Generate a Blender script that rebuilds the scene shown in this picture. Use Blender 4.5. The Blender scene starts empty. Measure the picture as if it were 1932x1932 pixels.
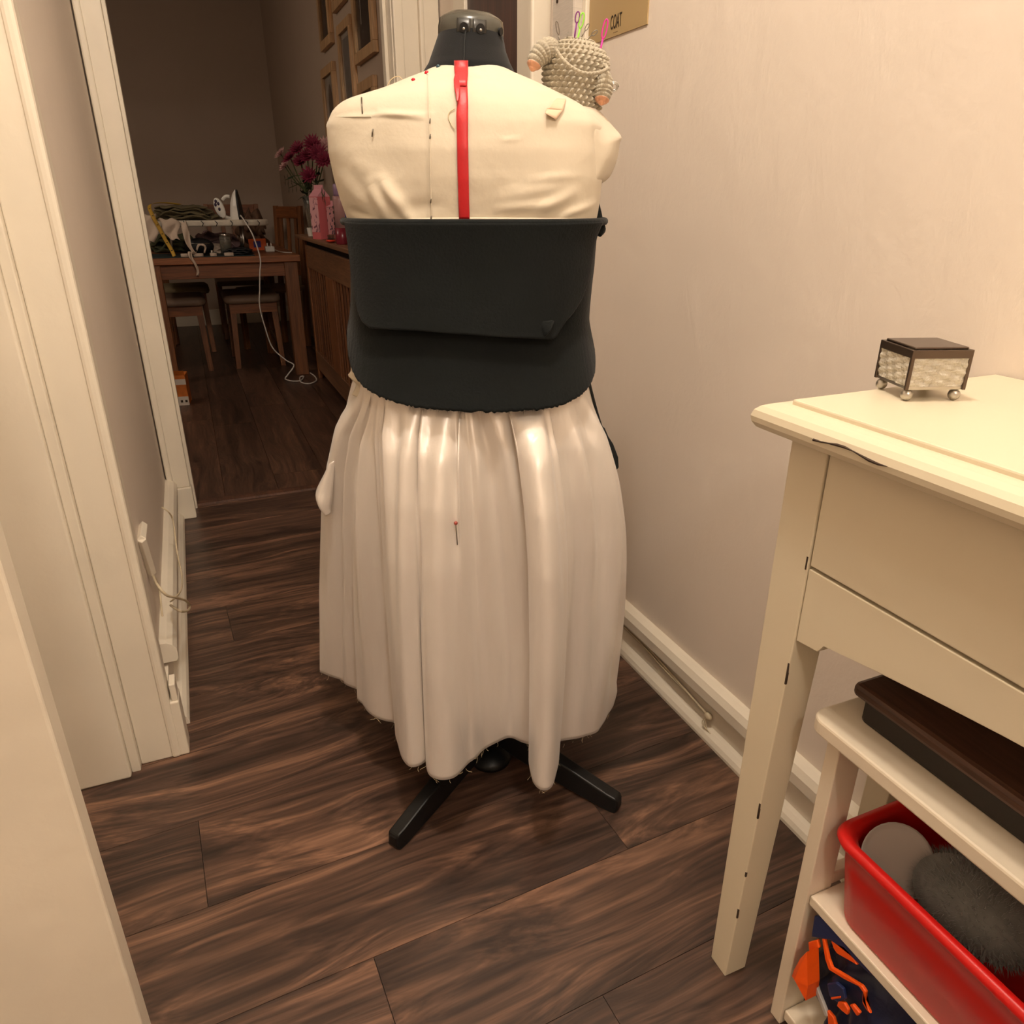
import bpy, bmesh, math, random
import numpy as np
from mathutils import Vector, Matrix
random.seed(7); rng = np.random.default_rng(7)
PI = math.pi
S = bpy.context.scene
C = S.collection
# ------------------------------------------------------------------ camera
FPX, TH, PS, H = 1380.0, math.radians(23.1), math.radians(22.9), 1.08
cam_d = bpy.data.cameras.new('camera'); cam = bpy.data.objects.new('camera', cam_d); C.objects.link(cam)
cam.location = (0, 0, H); cam.rotation_euler = (PI/2 - TH, 0, -PS)
cam_d.sensor_fit = 'HORIZONTAL'; cam_d.sensor_width = 36; cam_d.lens = FPX/1932*36; cam_d.clip_start = .02
S.camera = cam
# ------------------------------------------------------------------ light and exposure
S.view_settings.view_transform = 'Standard'; S.view_settings.look = 'None'
S.view_settings.gamma = 1; S.view_settings.use_curve_mapping = False
S.view_settings.exposure = -0.36
W = bpy.data.worlds.new('world'); S.world = W; W.use_nodes = True
W.node_tree.nodes['Background'].inputs[0].default_value = (.9, .7, .5, 1)
W.node_tree.nodes['Background'].inputs[1].default_value = .01
def lamp(name, loc, power, col, r):
    l = bpy.data.lights.new(name, 'POINT'); l.energy = power; l.color = col; l.shadow_soft_size = r
    o = bpy.data.objects.new(name, l); C.objects.link(o); o.location = loc; return o
lamp('pendant_bulb', (.10, -.95, 2.20), 38, (1, .885, .76), .07)
lamp('hall_bulb', (.20, .60, 2.44), 68, (1, .885, .76), .07)
lamp('dining_fill', (-1.3, 4.3, 2.3), 26, (1, .84, .68), .12)  # added fill light, out of view, to lift the dim dining room

# ------------------------------------------------------------------ pixel helpers (1932 x 1932 frame) used to measure places
fwd = np.array([math.sin(PS)*math.cos(TH), math.cos(PS)*math.cos(TH), -math.sin(TH)])
rgt = np.array([math.cos(PS), -math.sin(PS), 0.0]); upv = np.cross(rgt, fwd); cpos = np.array([0, 0, H])
def ray(x, y): return fwd + rgt*(x-966)/FPX - upv*(y-966)/FPX
def atz(x, y, z=0): d = ray(x, y); return cpos + d*(z-H)/d[2]
def atx(x, y, X): d = ray(x, y); return cpos + d*X/d[0]
def aty(x, y, Y): d = ray(x, y); return cpos + d*Y/d[1]

# ------------------------------------------------------------------ mesh builder
class MB:
    def __init__(s): s.v = []; s.f = []
    def add(s, vs, fs):
        o = len(s.v); s.v += [tuple(map(float, p)) for p in vs]; s.f += [tuple(i+o for i in q) for q in fs]; return s
    def box(s, x0, x1, y0, y1, z0, z1):
        return s.add([(x0,y0,z0),(x1,y0,z0),(x1,y1,z0),(x0,y1,z0),(x0,y0,z1),(x1,y0,z1),(x1,y1,z1),(x0,y1,z1)],
                     [(3,2,1,0),(4,5,6,7),(0,1,5,4),(1,2,6,5),(2,3,7,6),(3,0,4,7)])
    def hexa(s, b, t):   # two quads, bottom and top
        return s.add(list(b)+list(t), [(3,2,1,0),(4,5,6,7),(0,1,5,4),(1,2,6,5),(2,3,7,6),(3,0,4,7)])
    def prism(s, poly, z0, z1):
        n = len(poly); vs = [(p[0],p[1],z0) for p in poly]+[(p[0],p[1],z1) for p in poly]
        return s.add(vs, [tuple(range(n))[::-1], tuple(range(n, 2*n))]+[(i,(i+1)%n,n+(i+1)%n,n+i) for i in range(n)])
    def extr(s, poly, axis, a, b):   # polygon in the two other axes, extruded along axis
        def P(p, t):
            return {'x': (t,p[0],p[1]), 'y': (p[0],t,p[1]), 'z': (p[0],p[1],t)}[axis]
        n = len(poly); vs = [P(p,a) for p in poly]+[P(p,b) for p in poly]
        return s.add(vs, [tuple(range(n))[::-1], tuple(range(n, 2*n))]+[(i,(i+1)%n,n+(i+1)%n,n+i) for i in range(n)])
    def tube(s, pts, r, n=8, flat=1.0, close=True):
        pts = [np.array(p, float) for p in pts]; m = len(pts)
        rs = r if hasattr(r, '__len__') else [r]*m
        t0 = pts[1]-pts[0]; ref = np.array([0,0,1.0]) if abs(t0[2]) < .8*np.linalg.norm(t0) else np.array([1.0,0,0])
        vs = []; prev = None
        for i, p in enumerate(pts):
            t = pts[min(i+1,m-1)]-pts[max(i-1,0)]; t = t/(np.linalg.norm(t)+1e-12)
            a = ref if prev is None else prev
            a = a - t*np.dot(a,t); a = a/(np.linalg.norm(a)+1e-12); b = np.cross(t, a); prev = a
            for k in range(n):
                q = 2*PI*k/n; vs.append(p+(a*math.cos(q)*flat+b*math.sin(q))*rs[i])
        fs = [(i*n+k, i*n+(k+1)%n, (i+1)*n+(k+1)%n, (i+1)*n+k) for i in range(m-1) for k in range(n)]
        if close: fs += [tuple(range(n))[::-1], tuple(range((m-1)*n, m*n))]
        return s.add(vs, fs)
    def lathe(s, prof, n=24, c=(0,0,0), ex=1, ey=1):
        vs = []; m = len(prof)
        for r, z in prof:
            for k in range(n): vs.append((c[0]+ex*r*math.cos(2*PI*k/n), c[1]+ey*r*math.sin(2*PI*k/n), c[2]+z))
        fs = [(i*n+k, i*n+(k+1)%n, (i+1)*n+(k+1)%n, (i+1)*n+k) for i in range(m-1) for k in range(n)]
        fs += [tuple(range(n))[::-1], tuple(range((m-1)*n, m*n))]
        return s.add(vs, fs)
    def grid(s, fn, nu, nv, cu=False, flip=False):
        vs = [fn(i/(nu if cu else nu-1), j/(nv-1)) for j in range(nv) for i in range(nu)]; fs = []
        for j in range(nv-1):
            for i in range(nu if cu else nu-1):
                a, b, c, d = j*nu+i, j*nu+(i+1)%nu, (j+1)*nu+(i+1)%nu, (j+1)*nu+i
                fs.append((d,c,b,a) if flip else (a,b,c,d))
        return s.add(vs, fs)
    def ball(s, c, r, n=12, m=8, rot=None):
        rx, ry, rz = r if hasattr(r,'__len__') else (r,r,r); vs = []; R = rot or Matrix.Identity(3)
        for j in range(1, m):
            t = PI*j/m
            for k in range(n):
                q = 2*PI*k/n; p = R @ Vector((rx*math.sin(t)*math.cos(q), ry*math.sin(t)*math.sin(q), rz*math.cos(t))); vs.append((c[0]+p.x, c[1]+p.y, c[2]+p.z))
        for zz in (rz, -rz):
            p = R @ Vector((0,0,zz)); vs.append((c[0]+p.x, c[1]+p.y, c[2]+p.z))
        T = (m-1)*n; B = T+1
        fs = [(j*n+k, (j+1)*n+k, (j+1)*n+(k+1)%n, j*n+(k+1)%n) for j in range(m-2) for k in range(n)]
        fs += [(T, k, (k+1)%n) for k in range(n)]+[(B, (m-2)*n+(k+1)%n, (m-2)*n+k) for k in range(n)]
        return s.add(vs, fs)
    def mesh(s, name, smooth=False):
        me = bpy.data.meshes.new(name); me.from_pydata(s.v, [], s.f); me.update()
        if smooth: me.polygons.foreach_set('use_smooth', [True]*len(me.polygons))
        return me
    def build(s, name, mat, parent=None, smooth=False, bevel=0, seg=2, solid=0, sub=0, world=False, loc=None, rot=None):
        if world and parent is not None:
            M = (Matrix.Translation(parent.location) @ parent.rotation_euler.to_matrix().to_4x4()).inverted()
            s.v = [tuple(M @ Vector(p)) for p in s.v]
        o = bpy.data.objects.new(name, s.mesh(name, smooth)); C.objects.link(o)
        if mat: o.data.materials.append(mat)
        if parent is not None: o.parent = parent
        if loc is not None: o.location = loc
        if rot is not None: o.rotation_euler = rot
        if sub:
            m = o.modifiers.new('s', 'SUBSURF'); m.levels = m.render_levels = sub
        if solid:
            m = o.modifiers.new('t', 'SOLIDIFY'); m.thickness = solid; m.offset = 0
        if bevel:
            m = o.modifiers.new('b', 'BEVEL'); m.width = bevel; m.segments = seg; m.limit_method = 'ANGLE'; m.angle_limit = .6
        return o
def tag(o, label, cat, group=None, kind=None):
    o['label'] = label; o['category'] = cat
    if group: o['group'] = group
    if kind: o['kind'] = kind
    return o
def thing(name, label, cat, loc=(0,0,0), rz=0, group=None):
    o = bpy.data.objects.new(name, None); C.objects.link(o); o.location = loc; o.rotation_euler = (0,0,rz)
    o.empty_display_size = .05
    return tag(o, label, cat, group)
def struct(o, label=None):
    o['kind'] = 'structure'
    if label: o['label'] = label
    return o
def spline(pts, n):
    P = np.array(pts, float); m = len(P)
    d = np.r_[0, np.cumsum(np.sqrt(np.linalg.norm(np.diff(P, axis=0), axis=1))+1e-9)]
    out = []
    tt = np.linspace(0, d[-1], n)
    for t in tt:
        i = min(max(np.searchsorted(d, t)-1, 0), m-2)
        p0, p1, p2, p3 = P[max(i-1,0)], P[i], P[i+1], P[min(i+2,m-1)]
        u = (t-d[i])/(d[i+1]-d[i])
        out.append(.5*((2*p1)+(-p0+p2)*u+(2*p0-5*p1+4*p2-p3)*u*u+(-p0+3*p1-3*p2+p3)*u**3))
    return np.array(out)

# ------------------------------------------------------------------ materials
def srgb(r, g, b):
    return tuple(((c/255/12.92) if c/255 <= .04045 else ((c/255+.055)/1.055)**2.4) for c in (r,g,b))+(1,)
MATS = {}
def mat(name, col, rough=.6, var=.06, scale=6, bump=0, bscale=60, metal=0, sheen=0, coat=0, spec=.5, trans=0, ior=1.45, stretch=(1,1,1), detail=4):
    if name in MATS: return MATS[name]
    m = bpy.data.materials.new(name); m.use_nodes = True; nt = m.node_tree; N = nt.nodes; L = nt.links
    b = N['Principled BSDF']; b.inputs['Roughness'].default_value = rough; b.inputs['Metallic'].default_value = metal
    b.inputs['Sheen Weight'].default_value = sheen; b.inputs['Coat Weight'].default_value = coat; b.inputs['Specular IOR Level'].default_value = spec
    b.inputs['Transmission Weight'].default_value = trans; b.inputs['IOR'].default_value = ior
    tc = N.new('ShaderNodeTexCoord'); mp = N.new('ShaderNodeMapping'); mp.inputs['Scale'].default_value = stretch; L.new(tc.outputs['Object'], mp.inputs[0])
    nz = N.new('ShaderNodeTexNoise'); nz.inputs['Scale'].default_value = scale; nz.inputs['Detail'].default_value = detail; L.new(mp.outputs[0], nz.inputs['Vector'])
    rp = N.new('ShaderNodeValToRGB'); rp.color_ramp.elements[0].position = .3; rp.color_ramp.elements[1].position = .7
    lo = tuple(c*(1-var) for c in col[:3])+(1,); hi = tuple(min(1, c*(1+var)) for c in col[:3])+(1,)
    rp.color_ramp.elements[0].color = lo; rp.color_ramp.elements[1].color = hi
    L.new(nz.outputs[0], rp.inputs[0]); L.new(rp.outputs[0], b.inputs['Base Color'])
    if bump:
        n2 = N.new('ShaderNodeTexNoise'); n2.inputs['Scale'].default_value = bscale; n2.inputs['Detail'].default_value = 5; L.new(mp.outputs[0], n2.inputs['Vector'])
        bp = N.new('ShaderNodeBump'); bp.inputs['Strength'].default_value = bump; bp.inputs['Distance'].default_value = .01
        L.new(n2.outputs[0], bp.inputs['Height']); L.new(bp.outputs[0], b.inputs['Normal'])
    MATS[name] = m; return m
def wood(name, cols, xs=1.0, ys=12.0, rough=.42, axis='x', bump=.08, swirl=1.0, pos=(.32,.42,.52,.62,.72)):
    m = bpy.data.materials.new(name); m.use_nodes = True; nt = m.node_tree; N = nt.nodes; L = nt.links
    b = N['Principled BSDF']; b.inputs['Roughness'].default_value = rough
    tc = N.new('ShaderNodeTexCoord'); oi = N.new('ShaderNodeObjectInfo')
    ad = N.new('ShaderNodeVectorMath'); ad.operation = 'MULTIPLY_ADD'
    cb = N.new('ShaderNodeCombineXYZ')
    for k in range(3): L.new(oi.outputs['Random'], cb.inputs[k])
    ad.inputs[1].default_value = (37, 53, 71); L.new(cb.outputs[0], ad.inputs[0]); L.new(tc.outputs['Object'], ad.inputs[2])
    # warp
    m1 = N.new('ShaderNodeMapping'); sc1 = {'x': (1.6,5,5), 'y': (5,1.6,5), 'z': (5,5,1.6)}[axis]; m1.inputs['Scale'].default_value = sc1; L.new(ad.outputs[0], m1.inputs[0])
    nz = N.new('ShaderNodeTexNoise'); nz.inputs['Scale'].default_value = 1.0; nz.inputs['Detail'].default_value = 1.5; L.new(m1.outputs[0], nz.inputs['Vector'])
    wv = N.new('ShaderNodeVectorMath'); wv.operation = 'MULTIPLY_ADD'
    sw = {'x': (0,.16*swirl,.16*swirl), 'y': (.16*swirl,0,.16*swirl), 'z': (.16*swirl,.16*swirl,0)}[axis]
    wv.inputs[1].default_value = sw
    cc = N.new('ShaderNodeCombineXYZ')
    for k in range(3): L.new(nz.outputs[0], cc.inputs[k])
    L.new(cc.outputs[0], wv.inputs[0]); L.new(ad.outputs[0], wv.inputs[2])
    m2 = N.new('ShaderNodeMapping'); sc2 = {'x': (xs,ys,ys), 'y': (ys,xs,ys), 'z': (ys,ys,xs)}[axis]; m2.inputs['Scale'].default_value = sc2; L.new(wv.outputs[0], m2.inputs[0])
    n2 = N.new('ShaderNodeTexNoise'); n2.inputs['Scale'].default_value = 1.0; n2.inputs['Detail'].default_value = 3.5; n2.inputs['Roughness'].default_value = .6; L.new(m2.outputs[0], n2.inputs['Vector'])
    m4 = N.new('ShaderNodeMapping'); m4.inputs['Scale'].default_value = {'x': (xs*1.5,ys*4.5,ys*4.5), 'y': (ys*4.5,xs*1.5,ys*4.5), 'z': (ys*4.5,ys*4.5,xs*1.5)}[axis]; L.new(wv.outputs[0], m4.inputs[0])
    n4 = N.new('ShaderNodeTexNoise'); n4.inputs['Scale'].default_value = 1.0; n4.inputs['Detail'].default_value = 4; L.new(m4.outputs[0], n4.inputs['Vector'])
    gm = N.new('ShaderNodeMix'); gm.data_type = 'FLOAT'; gm.inputs[0].default_value = .38; L.new(n2.outputs[0], gm.inputs[2]); L.new(n4.outputs[0], gm.inputs[3])
    rp = N.new('ShaderNodeValToRGB'); e = rp.color_ramp.elements
    while len(e) < len(cols): e.new(.5)
    for k, c in enumerate(cols): e[k].position = pos[k]; e[k].color = c
    L.new(gm.outputs[0], rp.inputs[0])
    # fine pores
    m3 = N.new('ShaderNodeMapping'); sc3 = {'x': (7,210,210), 'y': (210,7,210), 'z': (210,210,7)}[axis]; m3.inputs['Scale'].default_value = sc3; L.new(wv.outputs[0], m3.inputs[0])
    n3 = N.new('ShaderNodeTexNoise'); n3.inputs['Scale'].default_value = 1.0; n3.inputs['Detail'].default_value = 2; L.new(m3.outputs[0], n3.inputs['Vector'])
    mr = N.new('ShaderNodeMapRange'); mr.inputs[1].default_value = .3; mr.inputs[2].default_value = .7; mr.inputs[3].default_value = .66; mr.inputs[4].default_value = 1.16; L.new(n3.outputs[0], mr.inputs[0])
    # plank tone
    mt = N.new('ShaderNodeMapRange'); mt.inputs[3].default_value = .85; mt.inputs[4].default_value = 1.15; L.new(oi.outputs['Random'], mt.inputs[0])
    mu = N.new('ShaderNodeMath'); mu.operation = 'MULTIPLY'; L.new(mr.outputs[0], mu.inputs[0]); L.new(mt.outputs[0], mu.inputs[1])
    vm = N.new('ShaderNodeVectorMath'); vm.operation = 'SCALE'; L.new(rp.outputs[0], vm.inputs[0]); L.new(mu.outputs[0], vm.inputs['Scale'])
    L.new(vm.outputs[0], b.inputs['Base Color'])
    bp = N.new('ShaderNodeBump'); bp.inputs['Strength'].default_value = bump; bp.inputs['Distance'].default_value = .004; L.new(n3.outputs[0], bp.inputs['Height']); L.new(bp.outputs[0], b.inputs['Normal'])
    MATS[name] = m; return m
def plaster(name, col, rough=.62):
    m = mat(name, col, rough, .035, 1.6, .06, 90); nt = m.node_tree; N = nt.nodes; L = nt.links
    # long trowel ridges beside the fine grain
    tc = [n for n in N if n.type == 'TEX_COORD'][0]; bp = [n for n in N if n.type == 'BUMP'][0]
    mp = N.new('ShaderNodeMapping'); mp.inputs['Scale'].default_value = (9, 9, 5); mp.inputs['Rotation'].default_value = (.5, 0, 0); L.new(tc.outputs['Object'], mp.inputs[0])
    mu = N.new('ShaderNodeTexNoise'); mu.inputs['Scale'].default_value = 1.3; mu.inputs['Detail'].default_value = 7; mu.inputs['Roughness'].default_value = .55; mu.inputs['Distortion'].default_value = .6; L.new(mp.outputs[0], mu.inputs['Vector'])
    b2 = N.new('ShaderNodeBump'); b2.inputs['Strength'].default_value = .22; b2.inputs['Distance'].default_value = .012
    L.new(mu.outputs[0], b2.inputs['Height']); L.new(b2.outputs[0], bp.inputs['Normal']); return m
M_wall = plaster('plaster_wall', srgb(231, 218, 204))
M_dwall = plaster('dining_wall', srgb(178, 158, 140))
M_gloss = mat('gloss_paint', srgb(232, 222, 204), .38, .05, 5, .1, 26)
M_cream = mat('cream_paint', srgb(218, 206, 180), .36, .02, 4, .03, 40)
M_shelf = mat('shelf_paint', srgb(222, 208, 186), .42, .04, 5, .06, 40)
M_ceil = mat('ceiling_paint', srgb(235, 230, 220), .8)
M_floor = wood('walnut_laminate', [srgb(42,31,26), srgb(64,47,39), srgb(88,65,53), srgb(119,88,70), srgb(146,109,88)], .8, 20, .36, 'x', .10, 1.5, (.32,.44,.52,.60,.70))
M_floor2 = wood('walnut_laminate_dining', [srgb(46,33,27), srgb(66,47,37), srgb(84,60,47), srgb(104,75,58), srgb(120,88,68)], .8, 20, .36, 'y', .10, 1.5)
M_sub = mat('underlay', srgb(30, 20, 14), .9)
M_oak = wood('oak', [srgb(104,58,28), srgb(122,70,34), srgb(134,78,40), srgb(146,88,46), srgb(156,96,52)], .8, 16, .5, 'x', .05, .5)
M_oakz = wood('oak_upright', [srgb(98,58,30), srgb(118,72,40), srgb(132,82,46), srgb(144,92,54), srgb(154,100,60)], .8, 16, .5, 'z', .05, .5)
M_oaky = wood('oak_along', [srgb(104,72,48), srgb(120,84,56), srgb(134,94,64), srgb(146,104,72), srgb(158,114,80)], .8, 16, .5, 'y', .05, .5)
M_frame = wood('pale_oak_frame', [srgb(170,132,92), srgb(186,146,104), srgb(196,156,112), srgb(206,166,120), srgb(214,174,130)], .8, 20, .5, 'z', .04, .4)
M_brown = wood('dark_door_wood', [srgb(58,34,24), srgb(70,42,30), srgb(80,48,34), srgb(90,55,40), srgb(98,60,44)], .7, 14, .4, 'z', .05, .5)
M_walnut = wood('dark_walnut', [srgb(52,32,22), srgb(66,42,30), srgb(80,52,38), srgb(92,60,44), srgb(102,68,50)], .8, 18, .45, 'y', .05, .5)
M_black = mat('black_plastic', srgb(16, 16, 16), .42, .1, spec=.4)
M_jersey = mat('black_jersey', srgb(18, 19, 20), .9, .12, 40, .15, 700, sheen=.08, spec=.3)
M_cap = mat('grey_cap', srgb(70, 68, 60), .22, .08, 8)
M_steel = mat('steel', srgb(190, 186, 178), .28, .05, metal=1)
M_pin = mat('pin_steel', srgb(120, 112, 100), .35, .05, metal=.8)
M_brush = mat('brushed_metal', srgb(206, 196, 184), .42, .08, 30, metal=.0, stretch=(1,1,12))
M_chip = mat('bare_wood_chip', srgb(60, 44, 32), .8)

def satin():
    m = bpy.data.materials.new('ivory_satin'); m.use_nodes = True; nt = m.node_tree; N = nt.nodes; L = nt.links
    b = N['Principled BSDF']; b.inputs['Base Color'].default_value = srgb(222, 212, 198); b.inputs['Roughness'].default_value = .36; b.inputs['Metallic'].default_value = .32
    b.inputs['Anisotropic'].default_value = .5; b.inputs['Sheen Weight'].default_value = .25; b.inputs['Specular IOR Level'].default_value = .75
    tc = N.new('ShaderNodeTexCoord'); mp = N.new('ShaderNodeMapping'); mp.inputs['Scale'].default_value = (26, 26, 5); L.new(tc.outputs['Object'], mp.inputs[0])
    nz = N.new('ShaderNodeTexNoise'); nz.inputs['Scale'].default_value = 1; nz.inputs['Detail'].default_value = 3; L.new(mp.outputs[0], nz.inputs['Vector'])
    m2 = N.new('ShaderNodeMapping'); m2.inputs['Scale'].default_value = (300, 300, 900); L.new(tc.outputs['Object'], m2.inputs[0])
    n2 = N.new('ShaderNodeTexNoise'); n2.inputs['Scale'].default_value = 1; L.new(m2.outputs[0], n2.inputs['Vector'])
    b1 = N.new('ShaderNodeBump'); b1.inputs['Strength'].default_value = .30; b1.inputs['Distance'].default_value = .012; L.new(nz.outputs[0], b1.inputs['Height'])
    b2 = N.new('ShaderNodeBump'); b2.inputs['Strength'].default_value = .06; b2.inputs['Distance'].default_value = .002; L.new(n2.outputs[0], b2.inputs['Height'])
    L.new(b1.outputs[0], b2.inputs['Normal']); L.new(b2.outputs[0], b.inputs['Normal'])
    rp = N.new('ShaderNodeValToRGB'); rp.color_ramp.elements[0].color = srgb(222, 213, 203); rp.color_ramp.elements[1].color = srgb(236, 228, 219)
    L.new(nz.outputs[0], rp.inputs[0]); L.new(rp.outputs[0], b.inputs['Base Color']); return m
M_satin = satin()
M_calico = mat('calico', srgb(207, 195, 174), .85, .03, 5, .16, 34, sheen=.15)
M_suede = mat('black_suede', srgb(14, 18, 18), .9, .3, 7, .14, 240, sheen=.08, spec=.25)
M_strap = mat('black_strap', srgb(20, 22, 22), .8, .2, 12)
M_red = mat('red_ribbon', srgb(180, 10, 20), .42, .08, 30, .05, 300, sheen=.2)
M_tape = mat('pink_beige_tape', srgb(222, 192, 164), .6, .05)
M_thread = mat('cream_thread', srgb(206, 186, 150), .8)

# ================================================================== SETTING
XR, XL, YD, YB, ZC = .905, -.19, 2.78, 7.56, 2.62
fl = struct(MB().box(-2.4, 1.0, -1.7, 7.7, -.06, -.012).build('floor', M_sub))
def clip(poly, x0, x1, y0, y1):
    def cut(P, f, g):
        out = []
        for i in range(len(P)):
            a, b = P[i], P[(i+1)%len(P)]; fa, fb = f(a), f(b)
            if fa >= 0: out.append(a)
            if (fa >= 0) != (fb >= 0):
                t = fa/(fa-fb); out.append((a[0]+(b[0]-a[0])*t, a[1]+(b[1]-a[1])*t))
        return out
    for f in (lambda p: p[0]-x0, lambda p: x1-p[0], lambda p: p[1]-y0, lambda p: y1-p[1]):
        poly = cut(poly, f, None)
        if len(poly) < 3: return None
    return poly
def plank(poly, c, rz, m):
    R = Matrix.Rotation(-rz, 2)
    P = [R @ Vector((p[0]-c[0], p[1]-c[1])) for p in poly]
    o = MB().prism([(p.x, p.y) for p in P], -.012, 0).build('plank', m, fl, loc=(c[0], c[1], 0), rot=(0,0,rz))
PW, PL, A = .2045, 1.21, math.radians(2.9)
ends = {0: .575, -1: .103, -2: .391, 5: .015, 1: -.12, 2: .72, 3: .30, 4: .55}
ca, sa = math.cos(A), math.sin(A)
for r in range(-13, 12):
    e = ends.get(r, random.uniform(-.6, .6))
    k0 = -4
    for k in range(-4, 4):
        u0, u1 = e+k*PL, e+(k+1)*PL; v0, v1 = r*PW, (r+1)*PW
        g = .0005
        q = [(u0+g, v0+g), (u1-g, v0+g), (u1-g, v1-g), (u0+g, v1-g)]
        q = [(u*ca - v*sa, .79+u*sa+v*ca) for u, v in q]
        for (x0, x1, y0, y1) in ((-1.7, XR, -1.6, 1.44), (XL, XR, 1.44, 2.86)):
            p = clip(q, x0, x1, y0, y1)
            if p and len(p) >= 3:
                c = ((u0+u1)/2*ca-(v0+v1)/2*sa, .79+(u0+u1)/2*sa+(v0+v1)/2*ca)
                plank(p, c, A, M_floor)
A2 = math.radians(-4)
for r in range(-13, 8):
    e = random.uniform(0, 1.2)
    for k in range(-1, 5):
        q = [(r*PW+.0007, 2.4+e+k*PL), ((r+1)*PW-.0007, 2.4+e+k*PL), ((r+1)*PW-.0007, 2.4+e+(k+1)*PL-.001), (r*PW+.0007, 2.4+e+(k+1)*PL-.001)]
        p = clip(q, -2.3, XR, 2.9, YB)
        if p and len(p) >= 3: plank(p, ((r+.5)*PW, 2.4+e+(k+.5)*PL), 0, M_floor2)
struct(MB().extr([(2.855,0),(2.862,.006),(2.885,.008),(2.905,.006),(2.91,0)], 'x', -.115, .74).build('trim_1', M_walnut))
struct(MB().box(XR, XR+.1, -1.6, 7.66, 0, ZC).build('wall_right', M_wall))
struct(MB().box(XL-.1, XL, 1.44, YD, 0, ZC).build('wall_left', M_wall))
struct(MB().box(-1.7, XL-.1, 1.44, 1.54, 0, ZC).build('wall_near_left', M_wall))
struct(MB().box(-1.8, -1.7, -1.6, 1.54, 0, ZC).build('wall_far_left', M_wall))
struct(MB().box(-1.8, XR+.1, -1.7, -1.6, 0, ZC).build('wall_rear', M_wall))
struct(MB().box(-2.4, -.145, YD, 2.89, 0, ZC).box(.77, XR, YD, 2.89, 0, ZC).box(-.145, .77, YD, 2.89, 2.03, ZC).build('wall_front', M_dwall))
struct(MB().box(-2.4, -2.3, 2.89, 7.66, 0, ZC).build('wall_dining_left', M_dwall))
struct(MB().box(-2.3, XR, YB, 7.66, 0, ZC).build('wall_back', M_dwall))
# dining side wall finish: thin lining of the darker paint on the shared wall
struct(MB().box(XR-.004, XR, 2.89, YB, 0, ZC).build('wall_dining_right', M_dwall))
struct(MB().box(-2.4, XR+.1, -1.7, 7.66, ZC, ZC+.08).build('ceiling', M_ceil))
# skirting, right: quadrant bead, recessed board, thick rounded top rail
def skirt_profile(s):   # s=+1: wall at x=XR and board stands to -x ; returns polys of (x,z)
    w = XR if s > 0 else XL
    quad = [(w-s*.0,0),(w-s*.030,0),(w-s*.030,.008),(w-s*.026,.018),(w-s*.018,.026),(w-s*.008,.030),(w-s*.0,.030)]
    board = [(w,.03),(w-s*.010,.03),(w-s*.010,.095),(w,.095)]
    rail = [(w,.088),(w-s*.022,.088),(w-s*.027,.096),(w-s*.027,.118),(w-s*.020,.132),(w-s*.008,.139),(w,.14)]
    return quad, board, rail
q, b_, r_ = skirt_profile(1)
bb = struct(MB().extr(b_, 'y', -1.6, 1.88).build('baseboard_right', M_gloss))
for nm, pr in (('quadrant_bead', q), ('top_rail', r_)): MB().extr(pr, 'y', -1.6, 1.88).build(nm, M_gloss, bb, bevel=.001)
q, b_, r_ = skirt_profile(-1)
bl = struct(MB().extr(b_, 'y', 1.46, YD-.03).build('baseboard_left', M_gloss))
MB().extr([(x+.01 if x > XL else x, z) for x, z in q], 'y', 1.50, YD-.03).build('quadrant_bead', M_gloss, bl, bevel=.001)
MB().extr([(x+.008 if x > XL else x, z*1.0+.018) for x, z in r_], 'y', 1.60, YD-.03).build('top_rail', M_gloss, bl, bevel=.001)
struct(MB().box(-2.3, XR, YB-.018, YB, 0, .14).build('baseboard_back', M_gloss, bevel=.004))
# dining doorway: lining, stops, architraves with plinth blocks
t = struct(MB().box(-.145, -.115, YD-.005, 2.895, 0, 2.03).build('door_frame', M_gloss, bevel=.002))
t.name = 'trim_2'
MB().box(-.115, -.103, 2.83, 2.87, 0, 2.0).build('door_stop', M_gloss, t, bevel=.002)
MB().box(-.170, -.112, YD-.034, YD-.005, .12, 2.06).build('architrave', M_gloss, t, bevel=.004)
MB().box(-.185, -.165, YD-.046, YD-.005, .12, 2.06).build('architrave_edge', M_gloss, t, bevel=.005)
MB().box(-.185, -.108, YD-.044, YD-.005, 0, .12).build('plinth_block', M_gloss, t, bevel=.003)
t = struct(MB().box(.74, .77, YD-.005, 2.895, 0, 2.03).build('trim_3', M_gloss, bevel=.002))
MB().box(.728, .74, 2.83, 2.87, 0, 2.0).build('door_stop', M_gloss, t, bevel=.002)
MB().box(.743, .775, YD-.028, YD-.005, 0, 2.06).build('architrave_edge', M_gloss, t, bevel=.004)
MB().box(.775, .83, YD-.018, YD-.005, 0, 2.06).build('architrave', M_gloss, t, bevel=.003)
MB().box(.83, .846, YD-.034, YD-.005, 0, 2.06).build('architrave_bead', M_gloss, t, bevel=.005)
MB().box(.846, .90, YD-.024, YD-.005, 0, 2.06).build('architrave_flat', M_gloss, t, bevel=.003)
struct(MB().box(-.185, .90, YD-.03, YD-.005, 2.03, 2.12).build('trim_4', M_gloss, bevel=.004))
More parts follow.
